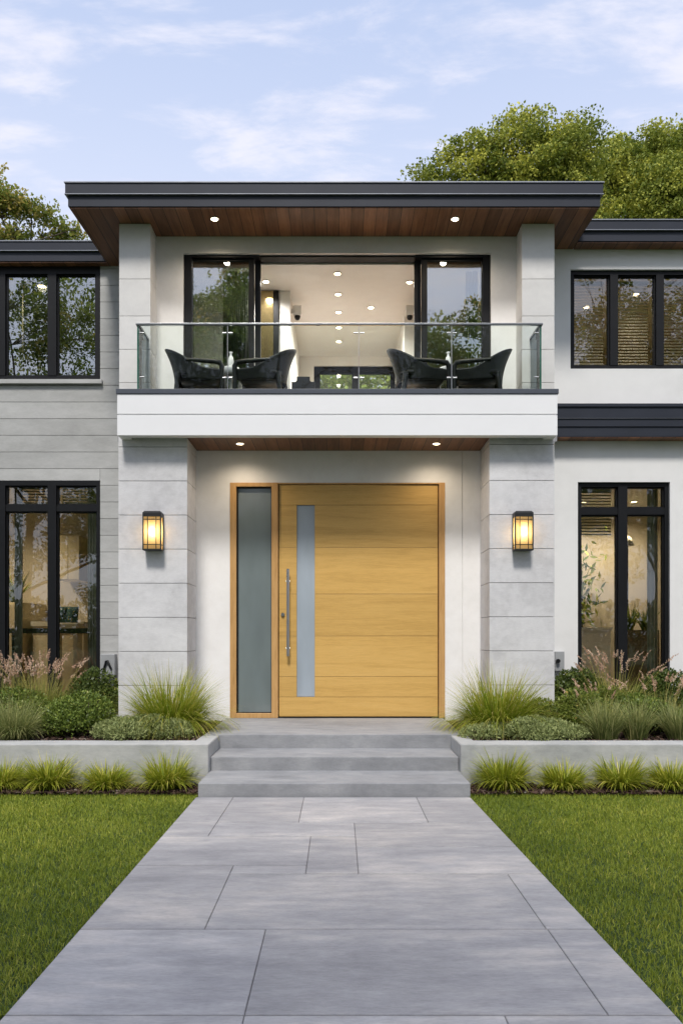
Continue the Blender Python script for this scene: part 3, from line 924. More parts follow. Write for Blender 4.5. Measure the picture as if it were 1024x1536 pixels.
mb.tube([(hx, fy - .06, fz(984)), (hx, fy - .06, fz(854))], [.0155, .0155], 14)
for py in (872.5, 972): mb.tube([(hx, fy - .06, fz(py)), (hx, fy + .002, fz(py))], [.009, .009], 10); mb.tube([(hx - .022, fy - .055, fz(py)), (hx + .022, fy - .055, fz(py))], [.008, .008], 10)
mb.build('door_handle', M['steel'], fd)
mb = MB(); kx = fx(424.3); mb.tube([(kx, fy + .001, fz(922)), (kx, fy - .016, fz(922))], [.021, .019], 16); mb.build('door_lock', M['steel'], fd)
mb = MB(); mb.box(fx(417.2), fx(657.5), fy - .035, fy + .14, zb - .0005, zb + .010); mb.build('threshold', M['frame'], fd)
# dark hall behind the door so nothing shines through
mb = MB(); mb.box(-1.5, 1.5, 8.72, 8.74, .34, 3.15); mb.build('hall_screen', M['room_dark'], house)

# rooms: open-fronted shells in paint, ceiling and floor
def room(x0, x1, y0, y1, z0, z1, wall, ceil, hole=None, floor_m=None):
    mb = MB()
    wall_mesh(mb, x0, x1, z0, z1, y1, y1 + .02, [hole] if hole else [])
    mb.box(x0 - .02, x0, y0, y1 + .02, z0, z1); mb.box(x1, x1 + .02, y0, y1 + .02, z0, z1)
    mb.build('room_walls', wall, house)
    mb = MB(); mb.box(x0 - .02, x1 + .02, y0, y1 + .02, z1 + .001, z1 + .02); mb.build('room_ceiling', ceil, house)
    mb = MB(); mb.box(x0 - .02, x1 + .02, y0, y1 + .02, z0 - .022, z0 - .001); mb.build('room_floor', floor_m or M['floor'], house)
CE = 5.235
room(-1.92, 1.87, 8.69, 11.55, FL, CE, M['room'], M['white'], BW)
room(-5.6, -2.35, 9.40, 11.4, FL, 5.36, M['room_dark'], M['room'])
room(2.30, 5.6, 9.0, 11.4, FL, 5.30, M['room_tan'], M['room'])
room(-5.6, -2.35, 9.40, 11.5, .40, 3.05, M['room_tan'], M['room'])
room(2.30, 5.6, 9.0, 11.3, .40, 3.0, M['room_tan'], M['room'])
# partition in the living room left of the opening
mb = MB(); mb.box(-1.915, xs(435, 9.35), 9.35, 9.47, FL, CE - .001); mb.box(xs(430, 9.5), xs(435, 9.35), 9.471, 11.5, FL, CE - .001)
mb.build('partition_wall', M['room'], house)
mb = MB()
mb.box(xs(606, 9.9), xs(636, 9.9), 9.9, 11.5, FL, CE - .001)
mb.build('partition_wall', M['room'], house)

# ------------------------------------------------------------------ lamps
M['lens'] = emit('lamp_lens', (1.0, 0.80, 0.52), 9.0)
M['lens_dim'] = emit('lamp_lens_dim', (1.0, 0.74, 0.42), 5.0)
def downlight(x, y, z, label, r=.055, power=6.0, col=(1.0, .82, .6), group=None, lens='lens', trim='white'):
    t = thing('recessed_light', label, 'ceiling light', (x, y, z), 0, group)
    mb = MB(); mb.lathe([(r * 1.35, -.001), (r * 1.3, -.008), (r * 1.02, -.007), (r, -.0015)], 0, 0, 22); mb.local('trim_ring', M[trim], t)
    mb = MB(); mb.lathe([(r * .98, -.0062), (r * .6, -.0085), (.001, -.009)], 0, 0, 20); mb.local('lens', M[lens], t)
    if power:
        L = bpy.data.lights.new('downlight_glow', 'SPOT'); L.energy = power; L.color = col; L.spot_size = R(150); L.spot_blend = 1.0; L.shadow_soft_size = r
        lo = bpy.data.objects.new('downlight_glow', L); COL.objects.link(lo); lo.parent = t; lo.location = (0, 0, -.02)
    return t
def at_z(px, py, z):
    y = (z - EYE) * 1200 / (952 - py)
    return xs(px, y), y
for px, py, lab in ((322, 328, 'left of the two round warm lights in the timber roof soffit above the balcony'), (682, 328, 'right of the two round warm lights in the timber roof soffit above the balcony')):
    x, y = at_z(px, py, SOF); downlight(x, y, SOF - .001, lab, .034, 16)
for px, py, lab in ((360, 665, 'left of the two round lights in the timber porch ceiling above the front door'), (654, 665, 'right of the two round lights in the timber porch ceiling above the front door')):
    x, y = at_z(px, py, 3.172); downlight(x, y, 3.171, lab, .034, 8)
G = 'round downlights in the living room ceiling behind the balcony'
for px, py, lab in ((506, 410, 'nearest of the middle row of downlights in the living room ceiling'), (507, 441, 'second nearest downlight of the middle row in the living room ceiling'),
                    (507.5, 468, 'third downlight of the middle row in the living room ceiling, just above the rail'), (399, 422, 'downlight at the left edge of the living room ceiling by the door stile'),
                    (614, 423, 'downlight at the right edge of the living room ceiling by the door stile'), (556, 461, 'single downlight right of the middle row in the living room ceiling'),
                    (508, 491, 'fourth downlight of the middle row, seen through the glass rail'), (508, 512, 'farthest downlight of the middle row, seen through the glass rail')):
    x, y = at_z(px, py, CE); downlight(x, y, CE - .001, lab, .033, 27, (1, .95, .89), G)
x, y = at_z(53, 417, 5.36); downlight(x, max(y, 9.5), 5.359, 'small ceiling light behind the top of the upper left window', .05, 9, lens='lens_dim')
for px, py, lab in ((953, 441, 'ceiling light seen in the middle pane of the upper right window'), (879, 460, 'ceiling light seen in the left pane of the upper right window')):
    x, y = at_z(px, py, 5.30); downlight(x, min(y, 11.2), 5.299, lab, .035, 22, lens='lens_dim')
for px, py, lab in ((90, 781, 'nearer kitchen ceiling light in the lower left window'), (103, 788, 'farther kitchen ceiling light in the lower left window'), (48, 770, 'kitchen ceiling light at the left of the lower left window')):
    x, y = at_z(px, py, 3.05); downlight(x, min(max(y, 10.0), 10.3), 3.049, lab, .035, 26, lens='lens_dim')
for px, py, lab in ((876, 819, 'ceiling light at the left of the lower right window'), (950, 800, 'ceiling light washing the back wall of the lower right room')):
    x = xs(px, 10.7); downlight(x, 10.7, 2.999, lab, .04, 42, lens='lens_dim')

# wall lanterns
def amber():
    m, n, l, out = new_mat('amber_lantern_glass')
    tr = n.new('ShaderNodeBsdfTranslucent'); tr.inputs[0].default_value = (0.95, 0.62, 0.22, 1)
    df = n.new('ShaderNodeBsdfPrincipled'); df.inputs['Base Color'].default_value = (0.80, 0.55, 0.22, 1); df.inputs['Roughness'].default_value = 0.3
    v = noise(n, l, pos(n, l), 18, 3)
    l.new(ramp(n, l, v, [(0.3, (0.93, 0.66, 0.32)), (0.7, (0.97, 0.78, 0.46))]), tr.inputs[0])
    mx = n.new('ShaderNodeMixShader'); mx.inputs[0].default_value = 0.25
    l.new(tr.outputs[0], mx.inputs[1]); l.new(df.outputs[0], mx.inputs[2]); l.new(mx.outputs[0], out.inputs[0])
    return m
M['amber'] = amber()
def lantern(px, label):
    y = 7.98; s = y / 1200
    cx = xs(px, 7.86); z0, z1 = zs(825, 7.86), zs(766, 7.86)
    w, d = .184, .125
    t = thing('wall_lantern', label, 'wall lamp', (cx, y, z0), 0, 'black wall lanterns on the entrance piers')
    h = z1 - z0
    x0, x1, yf, yb = -w / 2, w / 2, -d, -.006
    mb = MB(); mb.box(x0 + .012, x1 - .012, -.006, -.0005, .01, h - .01); mb.local('back_plate', M['lamp_black'], t)
    mb = MB()
    p = .011
    for a in (x0, x1 - p):
        for b in (yf, yb - p): mb.box(a, a + p, b, b + p, .012, h - .055)
    mb.box(x0, x1, yf, yb, 0, .012)
    for q in (x0 + .047, x1 - .047 - .007): mb.box(q, q + .007, yf + .001, yf + .007, .012, h - .055)
    for b in (yf + .0008,): mb.box(x0 + p, x1 - p, b, b + .0055, .050, .057); mb.box(x0 + p, x1 - p, b, b + .0055, h - .088, h - .080)
    for a in (x0 + .001, x1 - .007): mb.box(a, a + .006, yf + p, yb - p, .050, .057)
    mb.local('cage', M['lamp_black'], t)
    mb = MB()
    mb.box(x0, x1, yf, yb, h - .055, h - .018)
    c = .016
    vs = [(x0, yf, h - .018), (x1, yf, h - .018), (x1, yb, h - .018), (x0, yb, h - .018), (x0 + c, yf + c, h), (x1 - c, yf + c, h), (x1 - c, yb, h), (x0 + c, yb, h)]
    mb.add(vs, [(4, 5, 6, 7), (0, 1, 5, 4), (1, 2, 6, 5), (2, 3, 7, 6), (3, 0, 4, 7)])
    mb.local('cap', M['lamp_black'], t)
    mb = MB()
    g = .008
    a, b, c0, c1 = x0 + g, x1 - g, yf + g, yb - g
    q = [(a, c0), (b, c0), (b, c1), (a, c1)]
    vs = [(u, v, .0125) for u, v in q] + [(u, v, h - .056) for u, v in q]
    mb.add(vs, [(0, 1, 5, 4), (1, 2, 6, 5), (3, 0, 4, 7)])
    mb.local('amber_glass', M['amber'], t)
    mb = MB(); mb.lathe([(.004, .12), (.016, .135), (.021, .17), (.019, .21), (.010, .235), (.003, .245)], 0, (yf + yb) / 2, 14)
    mb.local('bulb', emit('lantern_bulb', (1.0, .82, .55), 11), t)
    L = bpy.data.lights.new('lantern_glow', 'POINT'); L.energy = 0.20; L.color = (1, .72, .36); L.shadow_soft_size = .025
    lo = bpy.data.objects.new('lantern_glow', L); COL.objects.link(lo); lo.parent = t; lo.location = (0, yf + .045, .185)
lantern(228, 'lit black box lantern with amber glass on the stone pier left of the door')
lantern(785.5, 'lit black box lantern with amber glass on the stone pier right of the door')

# ------------------------------------------------------------------ balcony furniture
def chair(loc, rz, label):
    t = thing('armchair', label, 'chair', loc, rz, 'black tub chairs on the balcony')
    # shell: a U in plan open towards +X, high at the back, sweeping down to the arms, flaring outwards at the rim
    nu, nv = 36, 9
    vs, fs = [], []
    for side in (0, 1):
        for i in range(nu + 1):
            u = -1 + 2 * i / nu
            ang = u * R(128)
            back = max(0.0, math.cos(min(abs(u) * 1.25, 1) * math.pi / 2)) ** 1.2
            top = .475 + .23 * back
            for j in range(nv + 1):
                v = j / nv
                z = .36 + (top - .36) * v
                fl = 1 + (.10 + .34 * back) * v ** 1.8
                th = .011 if side else 0
                rx_, ry_ = (.215 + th) * fl, (.205 + th) * (1 + .12 * v)
                cx_ = -rx_ * math.cos(ang)
                if abs(ang) > math.pi / 2:
                    ex = (abs(ang) - math.pi / 2) / (R(128) - math.pi / 2)
                    vs.append((.265 * ex * 1.0, math.copysign(ry_, u) * (1 - .05 * ex), z - .015 * ex * v))
                else:
                    vs.append((cx_, ry_ * math.sin(ang), z))
    N = (nu + 1) * (nv + 1)
    for i in range(nu):
        for j in range(nv):
            a = i * (nv + 1) + j
            fs.append((a, a + 1, a + nv + 2, a + nv + 1)); fs.append((N + a, N + a + nv + 1, N + a + nv + 2, N + a + 1))
        a = i * (nv + 1)
        fs.append((a, a + nv + 1, N + a + nv + 1, N + a)); fs.append((a + nv, N + a + nv, N + a + 2 * nv + 1, a + 2 * nv + 1))
    for i in (0, nu):
        for j in range(nv):
            a = i * (nv + 1) + j; fs.append((a, a + 1, N + a + 1, N + a))
    mb = MB(); mb.add(vs, fs, .5, 0, True); mb.local('backrest', M['black'], t)
    # rolled arms running forward and turning down into the front legs
    for sg in (-1, 1):
        mb = MB()
        mb.tube([(-.10, sg * .226, .545), (.04, sg * .230, .540), (.17, sg * .228, .535), (.235, sg * .224, .528), (.258, sg * .220, .495), (.258, sg * .217, .36), (.262, sg * .215, .18), (.27, sg * .215, 0)],
                [.017, .022, .024, .026, .027, .024, .021, .017], 10)
        mb.local('armrest', M['black'], t)
        mb = MB(); mb.tube([(-.17, sg * .185, .42), (-.20, sg * .19, .20), (-.245, sg * .195, 0)], [.030, .022, .016], 10); mb.local('leg', M['black'], t)
    bm = bmesh.new()
    bmesh.ops.create_cube(bm, size=1)
    for v in bm.verts: v.co = Vector((.03 + v.co.x * .46, v.co.y * .41, .430 + v.co.z * .13))
    bmesh.ops.bevel(bm, geom=bm.edges[:], offset=.045, segments=4, affect='EDGES'); bm.verts.index_update()
    mb = MB(); mb.add([v.co.copy() for v in bm.verts], [[v.index for v in f.verts] for f in bm.faces], .5, 0, True); bm.free()
    mb.local('seat', M['black'], t)
    return t
CY = 8.16
def cxp(px): return xs(px, CY)
chair((cxp(296), CY, FL), R(6), 'black tub armchair at the left end of the balcony, facing right')
chair((cxp(397), CY, FL), R(174), 'black tub armchair facing left, beside the open sliding door')
chair((cxp(627), CY, FL), R(8), 'black tub armchair facing right, half behind the right glass joint')
chair((cxp(719), CY, FL), R(172), 'black tub armchair at the right end of the balcony, facing left')
def side_table(px, label, vlabel):
    x = cxp(px); y = 8.18
    t = thing('side_table', label, 'table', (x, y, FL), 0, 'white side tables between the balcony chairs')
    mb = MB(); mb.lathe([(.085, .47), (.092, .475), (.092, .535), (.088, .54)], 0, 0, 24); mb.local('tabletop', M['white'], t)
    mb = MB(); mb.lathe([(.075, 0), (.075, .012), (.016, .03), (.014, .25), (.016, .46), (.05, .4695)], 0, 0, 16); mb.local('pedestal', M['white'], t)
    v = MB(); v.lathe([(.018, 0), (.026, .03), (.030, .07), (.022, .11), (.010, .135), (.012, .15), (.020, .165), (.018, .166)], 0, 0, 16)
    o = v.local('vase', M['white']); o.location = (x, y, FL + .5405); tag(o, vlabel, 'vase')
side_table(346, 'small white round table between the two left balcony chairs', 'slim white vase on the table between the two left balcony chairs')
side_table(672, 'small white round table between the two right balcony chairs', 'slim white vase on the table between the two right balcony chairs')

# ------------------------------------------------------------------ inside the rooms
def boxes(name, parent, mat, *bs):
    mb = MB()
    for b in bs: mb.box(*b, b=.003)
    return mb.build(name, mat, parent)
# living room
t = thing('wall_mirror', 'tall bronze mirror with a black edge on the living room wall left of the opening', 'mirror', (xs(404, 9.34), 9.34, 4.0))
boxes('mirror_panel', t, plain('bronze_mirror', (0.42, 0.33, 0.16), .12, .8), (xs(388, 9.34), xs(410, 9.34), 9.325, 9.348, 3.6, zs(437, 9.34)))
boxes('dark_edge', t, M['frame'], (xs(410, 9.34) + .002, xs(418, 9.34), 9.32, 9.348, 3.6, zs(437, 9.34)))
t = thing('dining_chair', 'black rounded chair back just above the balcony edge inside the living room', 'chair', (xs(455, 9.2), 9.2, FL))
bm = bmesh.new(); bmesh.ops.create_cube(bm, size=1)
for v in bm.verts: v.co = Vector((v.co.x * .27, v.co.y * .035, .61 + v.co.z * .34))
bmesh.ops.bevel(bm, geom=[e for e in bm.edges if abs(e.verts[0].co.x - e.verts[1].co.x) < .01 and abs(e.verts[0].co.z - e.verts[1].co.z) < .01], offset=.06, segments=5, affect='EDGES'); bm.verts.index_update()
mb = MB(); mb.add([v.co.copy() for v in bm.verts], [[v.index for v in f.verts] for f in bm.faces]); bm.free(); mb.local('backrest', M['black'], t)
mb = MB(); mb.box(-.19, .19, .0, .40, .41, .45, b=.01); mb.local('seat', M['black'], t)
for sx in (-1, 1):
    for yy in (.02, .37): mb = MB(); mb.tube([(sx * .15, yy, .41), (sx * .18, yy, 0)], [.014, .010], 8); mb.local('leg', M['black'], t)
for px, wx, lab in ((446, -1, 'small white wall camera on the left wall of the living room'), (614, 1, 'small white wall camera on the right wall of the living room')):
    y = 9.62
    t = thing('security_camera', lab, 'camera', (xs(px, y), y, zs(468, y)), 0, 'wall cameras in the living room')
    mb = MB(); mb.box(-.05, .05, -.04, .04, -.05, .07, b=.012); mb.local('housing', M['white'], t)
    mb = MB(); mb.lathe([(.036, -.055), (.034, -.075), (.022, -.095), (.003, -.10)], 0, -.01, 16); mb.local('lens_dome', M['frame'], t)
    mb = MB(); mb.box(*((-.09, -.05) if wx < 0 else (.05, .12)), -.02, .02, -.02, .03); mb.local('bracket', M['white'], t)
def curtain(x0, x1, y, z0, z1, label, mat, folds=7, amp=.018):
    n = 90
    vs, fs = [], []
    for i in range(n + 1):
        u = i / n
        x = x0 + (x1 - x0) * u
        d = amp * math.sin(u * folds * 2 * math.pi) + .3 * amp * math.sin(u * folds * 5.1)
        for z in (z0, z1): vs.append((x, y + d, z))
    for i in range(n): fs.append((2 * i, 2 * i + 2, 2 * i + 3, 2 * i + 1))
    mb = MB(); mb.add(vs, fs, .5, 0, True)
    o = mb.build('curtain', mat)
    md = o.modifiers.new('cloth', 'SOLIDIFY'); md.thickness = .004
    return tag(o, label, 'curtain')
curtain(dx(330), dx(372), 8.80, FL + .01, CE - .02, 'grey green pleated curtain behind the left glass of the balcony door', M['curtain'])
curtain(dx(704), dx(722), 8.80, FL + .01, CE - .02, 'grey green pleated curtain at the right edge of the balcony door', M['curtain'], 4)
curtain(lx(121), lx(147), 9.46, .42, 3.03, 'pale sheer curtain at the right side of the lower left window', M['sheer'], 6)
curtain(lx(8), lx(20), 9.46, .42, 3.03, 'pale sheer curtain at the left side of the lower left window', M['sheer'], 3)
curtain(rx(985), rx(1001), 9.06, .42, 2.98, 'pale narrow curtain at the right edge of the lower right window', M['sheer'], 3)
curtain(lx(8), lx(21), 9.46, FL + .02, 5.33, 'pale curtain at the left edge of the upper left window', M['sheer'], 3)
def blind(x0, x1, y, z0, z1, label, pitch=.034):
    t = thing('window_blind', label, 'blind', ((x0 + x1) / 2, y, z0), 0, 'slatted blinds behind the windows')
    mb = MB()
    z = z0 + .01
    while z < z1 - .03:
        vs = [(x0, y - .013, z), (x1, y - .013, z), (x1, y + .013, z + .020), (x0, y + .013, z + .020)]
        mb.add(vs + [(a, b, c + .0012) for a, b, c in vs], [(3, 2, 1, 0), (4, 5, 6, 7), (0, 1, 5, 4), (1, 2, 6, 5), (2, 3, 7, 6), (3, 0, 4, 7)])
        z += pitch
    mb.build('slats', M['blind'], t)
    mb = MB(); mb.box(x0, x1, y - .015, y + .015, z1 - .03, z1); mb.build('head_rail', M['blind'], t)
M['blind'] = plain('taupe_blind', (0.40, 0.38, 0.31), .7)
blind(rx(862), rx(916), 9.05, WRU[2] + .02, WRU[3] - .02, 'taupe slatted blind in the left pane of the upper right window')
blind(rx(927), rx(985), 9.05, WRU[2] + .02, WRU[3] - .02, 'taupe slatted blind in the middle pane of the upper right window')
blind(rx(996), rx(1050), 9.05, WRU[2] + .02, WRU[3] - .02, 'taupe slatted blind in the right pane of the upper right window')
blind(lx(10), lx(72), 9.40, zs(757, LY), WL['zb1'] - .03, 'slatted blind behind the left upper light of the lower left window')
blind(lx(85), lx(146), 9.40, zs(757, LY), WL['zb1'] - .03, 'slatted blind behind the right upper light of the lower left window')
blind(rx(871), rx(928), 9.05, zs(800, RY), WRL[3] - .03, 'half drawn slatted blind in the left half of the lower right window')

# kitchen seen in the lower left window
KY = 11.0
def kx_(px): return xs(px, KY)
def kz(py): return zs(py, KY)
M['cab'] = plain('cream_cabinet', (0.62, 0.53, 0.36), .5)
t = thing('wall_cabinet', 'cream kitchen wall cabinet in the right half of the lower left window', 'cabinet', (kx_(105), KY, kz(870)))
boxes('carcass', t, M['cab'], (kx_(86), kx_(119), KY + .02, 11.49, kz(870), kz(803)))
boxes('cabinet_door', t, M['cab'], (kx_(86), kx_(102.3), KY, KY + .018, kz(869), kz(804))); boxes('cabinet_door', t, M['cab'], (kx_(102.7), kx_(119), KY, KY + .018, kz(869), kz(804)))
t = thing('kitchen_counter', 'pale kitchen counter below the cabinets in the lower left window', 'counter', (kx_(90), 10.6, .4))
boxes('counter_base', t, M['cab'], (kx_(60), kx_(135), 10.75, 11.48, .4, kz(940))); boxes('worktop', t, plain('pale_worktop', (.6, .55, .45), .3), (kx_(58), kx_(136), 10.72, 11.48, kz(940) + .001, kz(933)))
t = thing('bar_table', 'dark narrow table top crossing the lower left window', 'table', (lx(80), 9.75, .4))
boxes('tabletop', t, plain('dark_granite', (.02, .024, .018), .25), (xs(18, 9.75), xs(147, 9.75), 9.62, 9.9, zs(950, 9.75), zs(942.5, 9.75)))
for px in (24, 141): boxes('leg', t, M['frame'], (xs(px, 9.75) - .03, xs(px, 9.75) + .03, 9.7, 9.8, .4, zs(950, 9.75) - .001))
t = thing('tall_cupboard', 'tall cream cupboard in the left half of the lower left window', 'cupboard', (kx_(45), 10.8, .4))
boxes('carcass', t, M['cab'], (kx_(22), kx_(50), 10.62, 11.48, .4, kz(905))); boxes('cupboard_door', t, M['cab'], (kx_(22.5), kx_(47), 10.60, 10.617, .5, kz(908)))
mb = MB(); mb.tube([(kx_(46), 10.58, kz(935)), (kx_(46), 10.58, kz(910))], [.008, .008], 8); mb.build('handle', M['frame'], t)
for px, lab in ((92, 'dark teal patterned cushion on the left in the kitchen window'), (109, 'dark teal patterned cushion on the right in the kitchen window')):
    bm = bmesh.new(); bmesh.ops.create_cube(bm, size=1)
    bmesh.ops.subdivide_edges(bm, edges=bm.edges[:], cuts=5, use_grid_fill=True)
    for v in bm.verts:
        e = max(abs(v.co.x), abs(v.co.z)) * 2
        v.co = Vector((v.co.x * .15, v.co.y * .09 * (1.05 - e ** 3 * .85), v.co.z * .21))
    mb = MB(); bm.verts.index_update(); mb.add([v.co.copy() for v in bm.verts], [[v.index for v in f.verts] for f in bm.faces], .5, 0, True); bm.free()
    m_, n_, l_, o_ = new_mat('teal_floral_cloth'); pp = P(n_, rough=.9)
    vv = n_.new('ShaderNodeTexVoronoi'); vv.inputs['Scale'].default_value = 26; l_.new(pos(n_, l_), vv.inputs[0])
    l_.new(ramp(n_, l_, vv.outputs['Distance'], [(.1, (.45, .36, .12)), (.3, (.03, .09, .09)), (.7, (.015, .05, .06))]), pp.inputs[0]); l_.new(pp.outputs[0], o_.inputs[0])
    o = mb.local('cushion', m_); o.location = (xs(px, 10.5), 10.5, zs(922, 10.5)); o.rotation_euler = (R(-12), 0, 0); tag(o, lab, 'cushion', 'patterned cushions in the kitchen')
t = thing('bench_seat', 'pale bench under the patterned cushions in the lower left window', 'bench', (xs(100, 10.5), 10.5, .4))
boxes('seat', t, M['cab'], (xs(84, 10.5), xs(120, 10.5), 10.36, 10.66, zs(944, 10.5), zs(935.5, 10.5)))
for px in (87, 117): boxes('leg', t, M['cab'], (xs(px, 10.5) - .025, xs(px, 10.5) + .025, 10.4, 10.6, .4, zs(944, 10.5) - .001))

# lower right room
QY = 10.2
def qx(px): return xs(px, QY)
def qz(py): return zs(py, QY)
t = thing('drawer_cabinet', 'white drawer cabinet behind the left half of the lower right window', 'cabinet', (qx(890), QY, .4))
boxes('carcass', t, M['white'], (qx(866), qx(916), QY + .02, QY + .5, .4, qz(946)))
boxes('cabinet_top', t, M['white'], (qx(864), qx(918), QY - .02, QY + .5, qz(946) + .001, qz(941)))
zt = qz(950)
for k in range(4):
    boxes('drawer_front', t, M['white'], (qx(868), qx(909), QY, QY + .018, zt - .20 * (k + 1) + .008, zt - .20 * k))
t = thing('brown_trough', 'brown planter trough behind the right half of the lower right window', 'planter', (qx(962), QY, .4))
boxes('trough', t, plain('brown_trough_paint', (.10, .07, .045), .6), (qx(938), qx(988), QY, QY + .35, .4, qz(945)))
t = thing('floor_lamp', 'slim dark floor lamp behind the right half of the lower right window', 'lamp', (qx(961), QY + .5, .4))
mb = MB(); mb.tube([(qx(961), QY + .5, .40), (qx(961), QY + .5, qz(812))], [.018, .014], 8); mb.build('pole', M['frame'], t)
mb = MB(); mb.lathe([(.11, .4), (.11, .415), (.02, .43)], qx(961), QY + .5, 16); mb.build('base', M['frame'], t)
mb = MB(); mb.lathe([(.09, qz(812)), (.055, qz(800)), (.02, qz(797))], qx(961), QY + .5, 16); mb.build('lamp_shade', M['sheer'], t)

# meter boxes at the wall feet
t = thing('meter_box', 'grey meter box with a black bracket on the board wall left of the pier', 'utility box', (lx(166), LY, zs(1006, LY)))
MB().box(lx(155), lx(176) , LY - .10, LY - .002, zs(1012, LY), zs(981, LY), b=.006).build('housing', M['box_metal'], t)
mb = MB(); mb.tube([(lx(160), LY - .108, zs(1004, LY)), (lx(164), LY - .125, zs(991, LY)), (lx(166), LY - .125, zs(990, LY)), (lx(171), LY - .108, zs(1003, LY))], [.012] * 4, 8); mb.build('bracket', M['frame'], t)
t = thing('meter_box', 'plain grey meter box on the white wall right of the pier', 'utility box', (rx(838), RY, zs(1000, RY)))
MB().box(rx(829), rx(843), RY - .08, RY - .002, zs(1006, RY), zs(977, RY), b=.006).build('housing', M['box_metal'], t)
mb = MB(); mb.tube([(rx(832.5), RY - .12, zs(991, RY)), (rx(832.5), RY - .079, zs(991, RY))], [.022, .022], 10); mb.build('conduit', M['frame'], t)

# ------------------------------------------------------------------ plants
M['sedge'] = leafy('sedge_blades', [(0.0, (0.150, 0.207, 0.017)), (0.45, (0.283, 0.337, 0.029)), (0.8, (0.432, 0.429, 0.042)), (1.0, (0.626, 0.551, 0.130))], .45, .35)
M['fountain'] = leafy('fountain_grass_blades', [(0.0, (0.160, 0.241, 0.018)), (0.45, (0.283, 0.350, 0.028)), (0.78, (0.452, 0.421, 0.066)), (1.0, (0.630, 0.542, 0.170))], .5, .35)
M['blue_grass'] = leafy('blue_green_blades', [(0.0, (0.112, 0.154, 0.035)), (0.5, (0.247, 0.278, 0.094)), (1.0, (0.495, 0.468, 0.189))], .5, .3)
M['plume_blade'] = leafy('plume_grass_blades', [(0.0, (0.135, 0.200, 0.032)), (0.5, (0.267, 0.317, 0.058)), (1.0, (0.608, 0.491, 0.162))], .5, .3)
M['plume'] = leafy('peach_plumes', [(0.0, (0.48, 0.29, 0.19)), (0.5, (0.64, 0.44, 0.31)), (1.0, (0.74, 0.57, 0.43))], .8, .3)
M['boxleaf'] = leafy('box_leaves', [(0.0, (0.045, 0.081, 0.014)), (0.4, (0.125, 0.181, 0.030)), (0.75, (0.236, 0.298, 0.052)), (1.0, (0.418, 0.420, 0.098))], .45, .25)
M['darkleaf'] = leafy('dark_shrub_leaves', [(0.0, (0.029, 0.052, 0.011)), (0.5, (0.087, 0.125, 0.025)), (0.8, (0.164, 0.204, 0.043)), (1.0, (0.328, 0.315, 0.071))], .45, .25)
M['juniper'] = leafy('juniper_sprigs', [(0.0, (0.112, 0.152, 0.051)), (0.5, (0.261, 0.304, 0.110)), (1.0, (0.497, 0.526, 0.221))], .6, .25)
M['lightleaf'] = leafy('light_shrub_leaves', [(0.0, (0.073, 0.112, 0.017)), (0.5, (0.178, 0.231, 0.038)), (0.85, (0.313, 0.333, 0.069)), (1.0, (0.628, 0.444, 0.137))], .45, .3)

def tuft(name, loc, n, length, width, lean_max, mat, label, cat, seed, rad=.05, seg=6, curl=.75, tip=.25, group=None, tmean=.45, lean_min=.05, squash=1.0):
    g = np.random.default_rng(seed)
    t = thing(name, label, cat, loc, 0, group)
    r = rad * np.sqrt(g.random(n)); a0 = g.uniform(0, 2 * np.pi, n)
    base = np.stack([r * np.cos(a0), r * np.sin(a0), np.full(n, -.01)], 1)
    lean = lean_min + (lean_max - lean_min) * g.random(n) ** .75
    L = length * g.uniform(.6, 1.05, n) * (1 - .12 * lean / lean_max)
    az = a0 + g.normal(0, .45, n)
    V, F, T = blades(n, base, L, width * g.uniform(.6, 1.3, n), (lean, az), seg, seed, curl=curl)
    V[:, 2] = np.maximum(V[:, 2], -.005 + .012 * g.random(len(V)))
    m = 2 * (seg + 1)
    tone = np.repeat(np.clip(g.normal(tmean, .25, n), 0, 1), m) + tip * (T ** 2) - tip * .2
    mesh_np('blades', V, F, np.clip(tone, 0, 1), mat, t)
    return t
side_words = ('left', 'right')
k = 0
names_l = ['grass tuft cut by the left edge of the photo below the planter wall', 'low yellow green grass tuft, third from the steps below the left planter wall',
           'low yellow green grass tuft, second from the steps below the left planter wall', 'low yellow green grass tuft nearest the steps below the left planter wall']
names_r = ['low yellow green grass tuft nearest the steps below the right planter wall', 'low yellow green grass tuft, second from the steps below the right planter wall',
           'low yellow green grass tuft, third from the steps below the right planter wall', 'grass tuft cut by the right edge of the photo below the planter wall']
for px, lab, ht in zip((3, 73, 160, 250, 755, 845, 930, 1006), names_l + names_r, (.25, .29, .235, .30, .315, .24, .285, .255)):
    tuft('grass_tuft', (xs(px, 6.30), 6.30, 0), 820, ht * 1.2, .0120, 1.12, M['sedge'], lab, 'ornamental grass', 40 + k, .10, 7, .72, .2, 'yellow green grass tufts below the planter walls', .5, .22)
    k += 1
tuft('fountain_grass', (xs(256, 7.45), 7.45, .29), 2200, .74, .0095, 1.42, M['fountain'], 'large arching yellow green fountain grass in front of the left stone pier', 'ornamental grass', 71, .20, 8, .66, .5, None, .42, .12)
tuft('fountain_grass', (xs(746, 7.45), 7.45, .29), 2200, .74, .0095, 1.42, M['fountain'], 'large arching yellow green fountain grass in front of the right stone pier', 'ornamental grass', 72, .20, 8, .66, .5, None, .42, .12)
tuft('blade_grass', (xs(22, 6.98), 6.98, .29), 1300, .44, .007, 1.05, M['blue_grass'], 'grey green grass at the left end of the left planter, close to the wall', 'ornamental grass', 73, .12, 6, .75, .25)
tuft('blade_grass', (xs(-30, 7.1), 7.1, .29), 600, .42, .007, 1.05, M['blue_grass'], 'grey green grass clump cut by the left edge of the photo in the left planter', 'ornamental grass', 74, .1, 6, .75, .25)
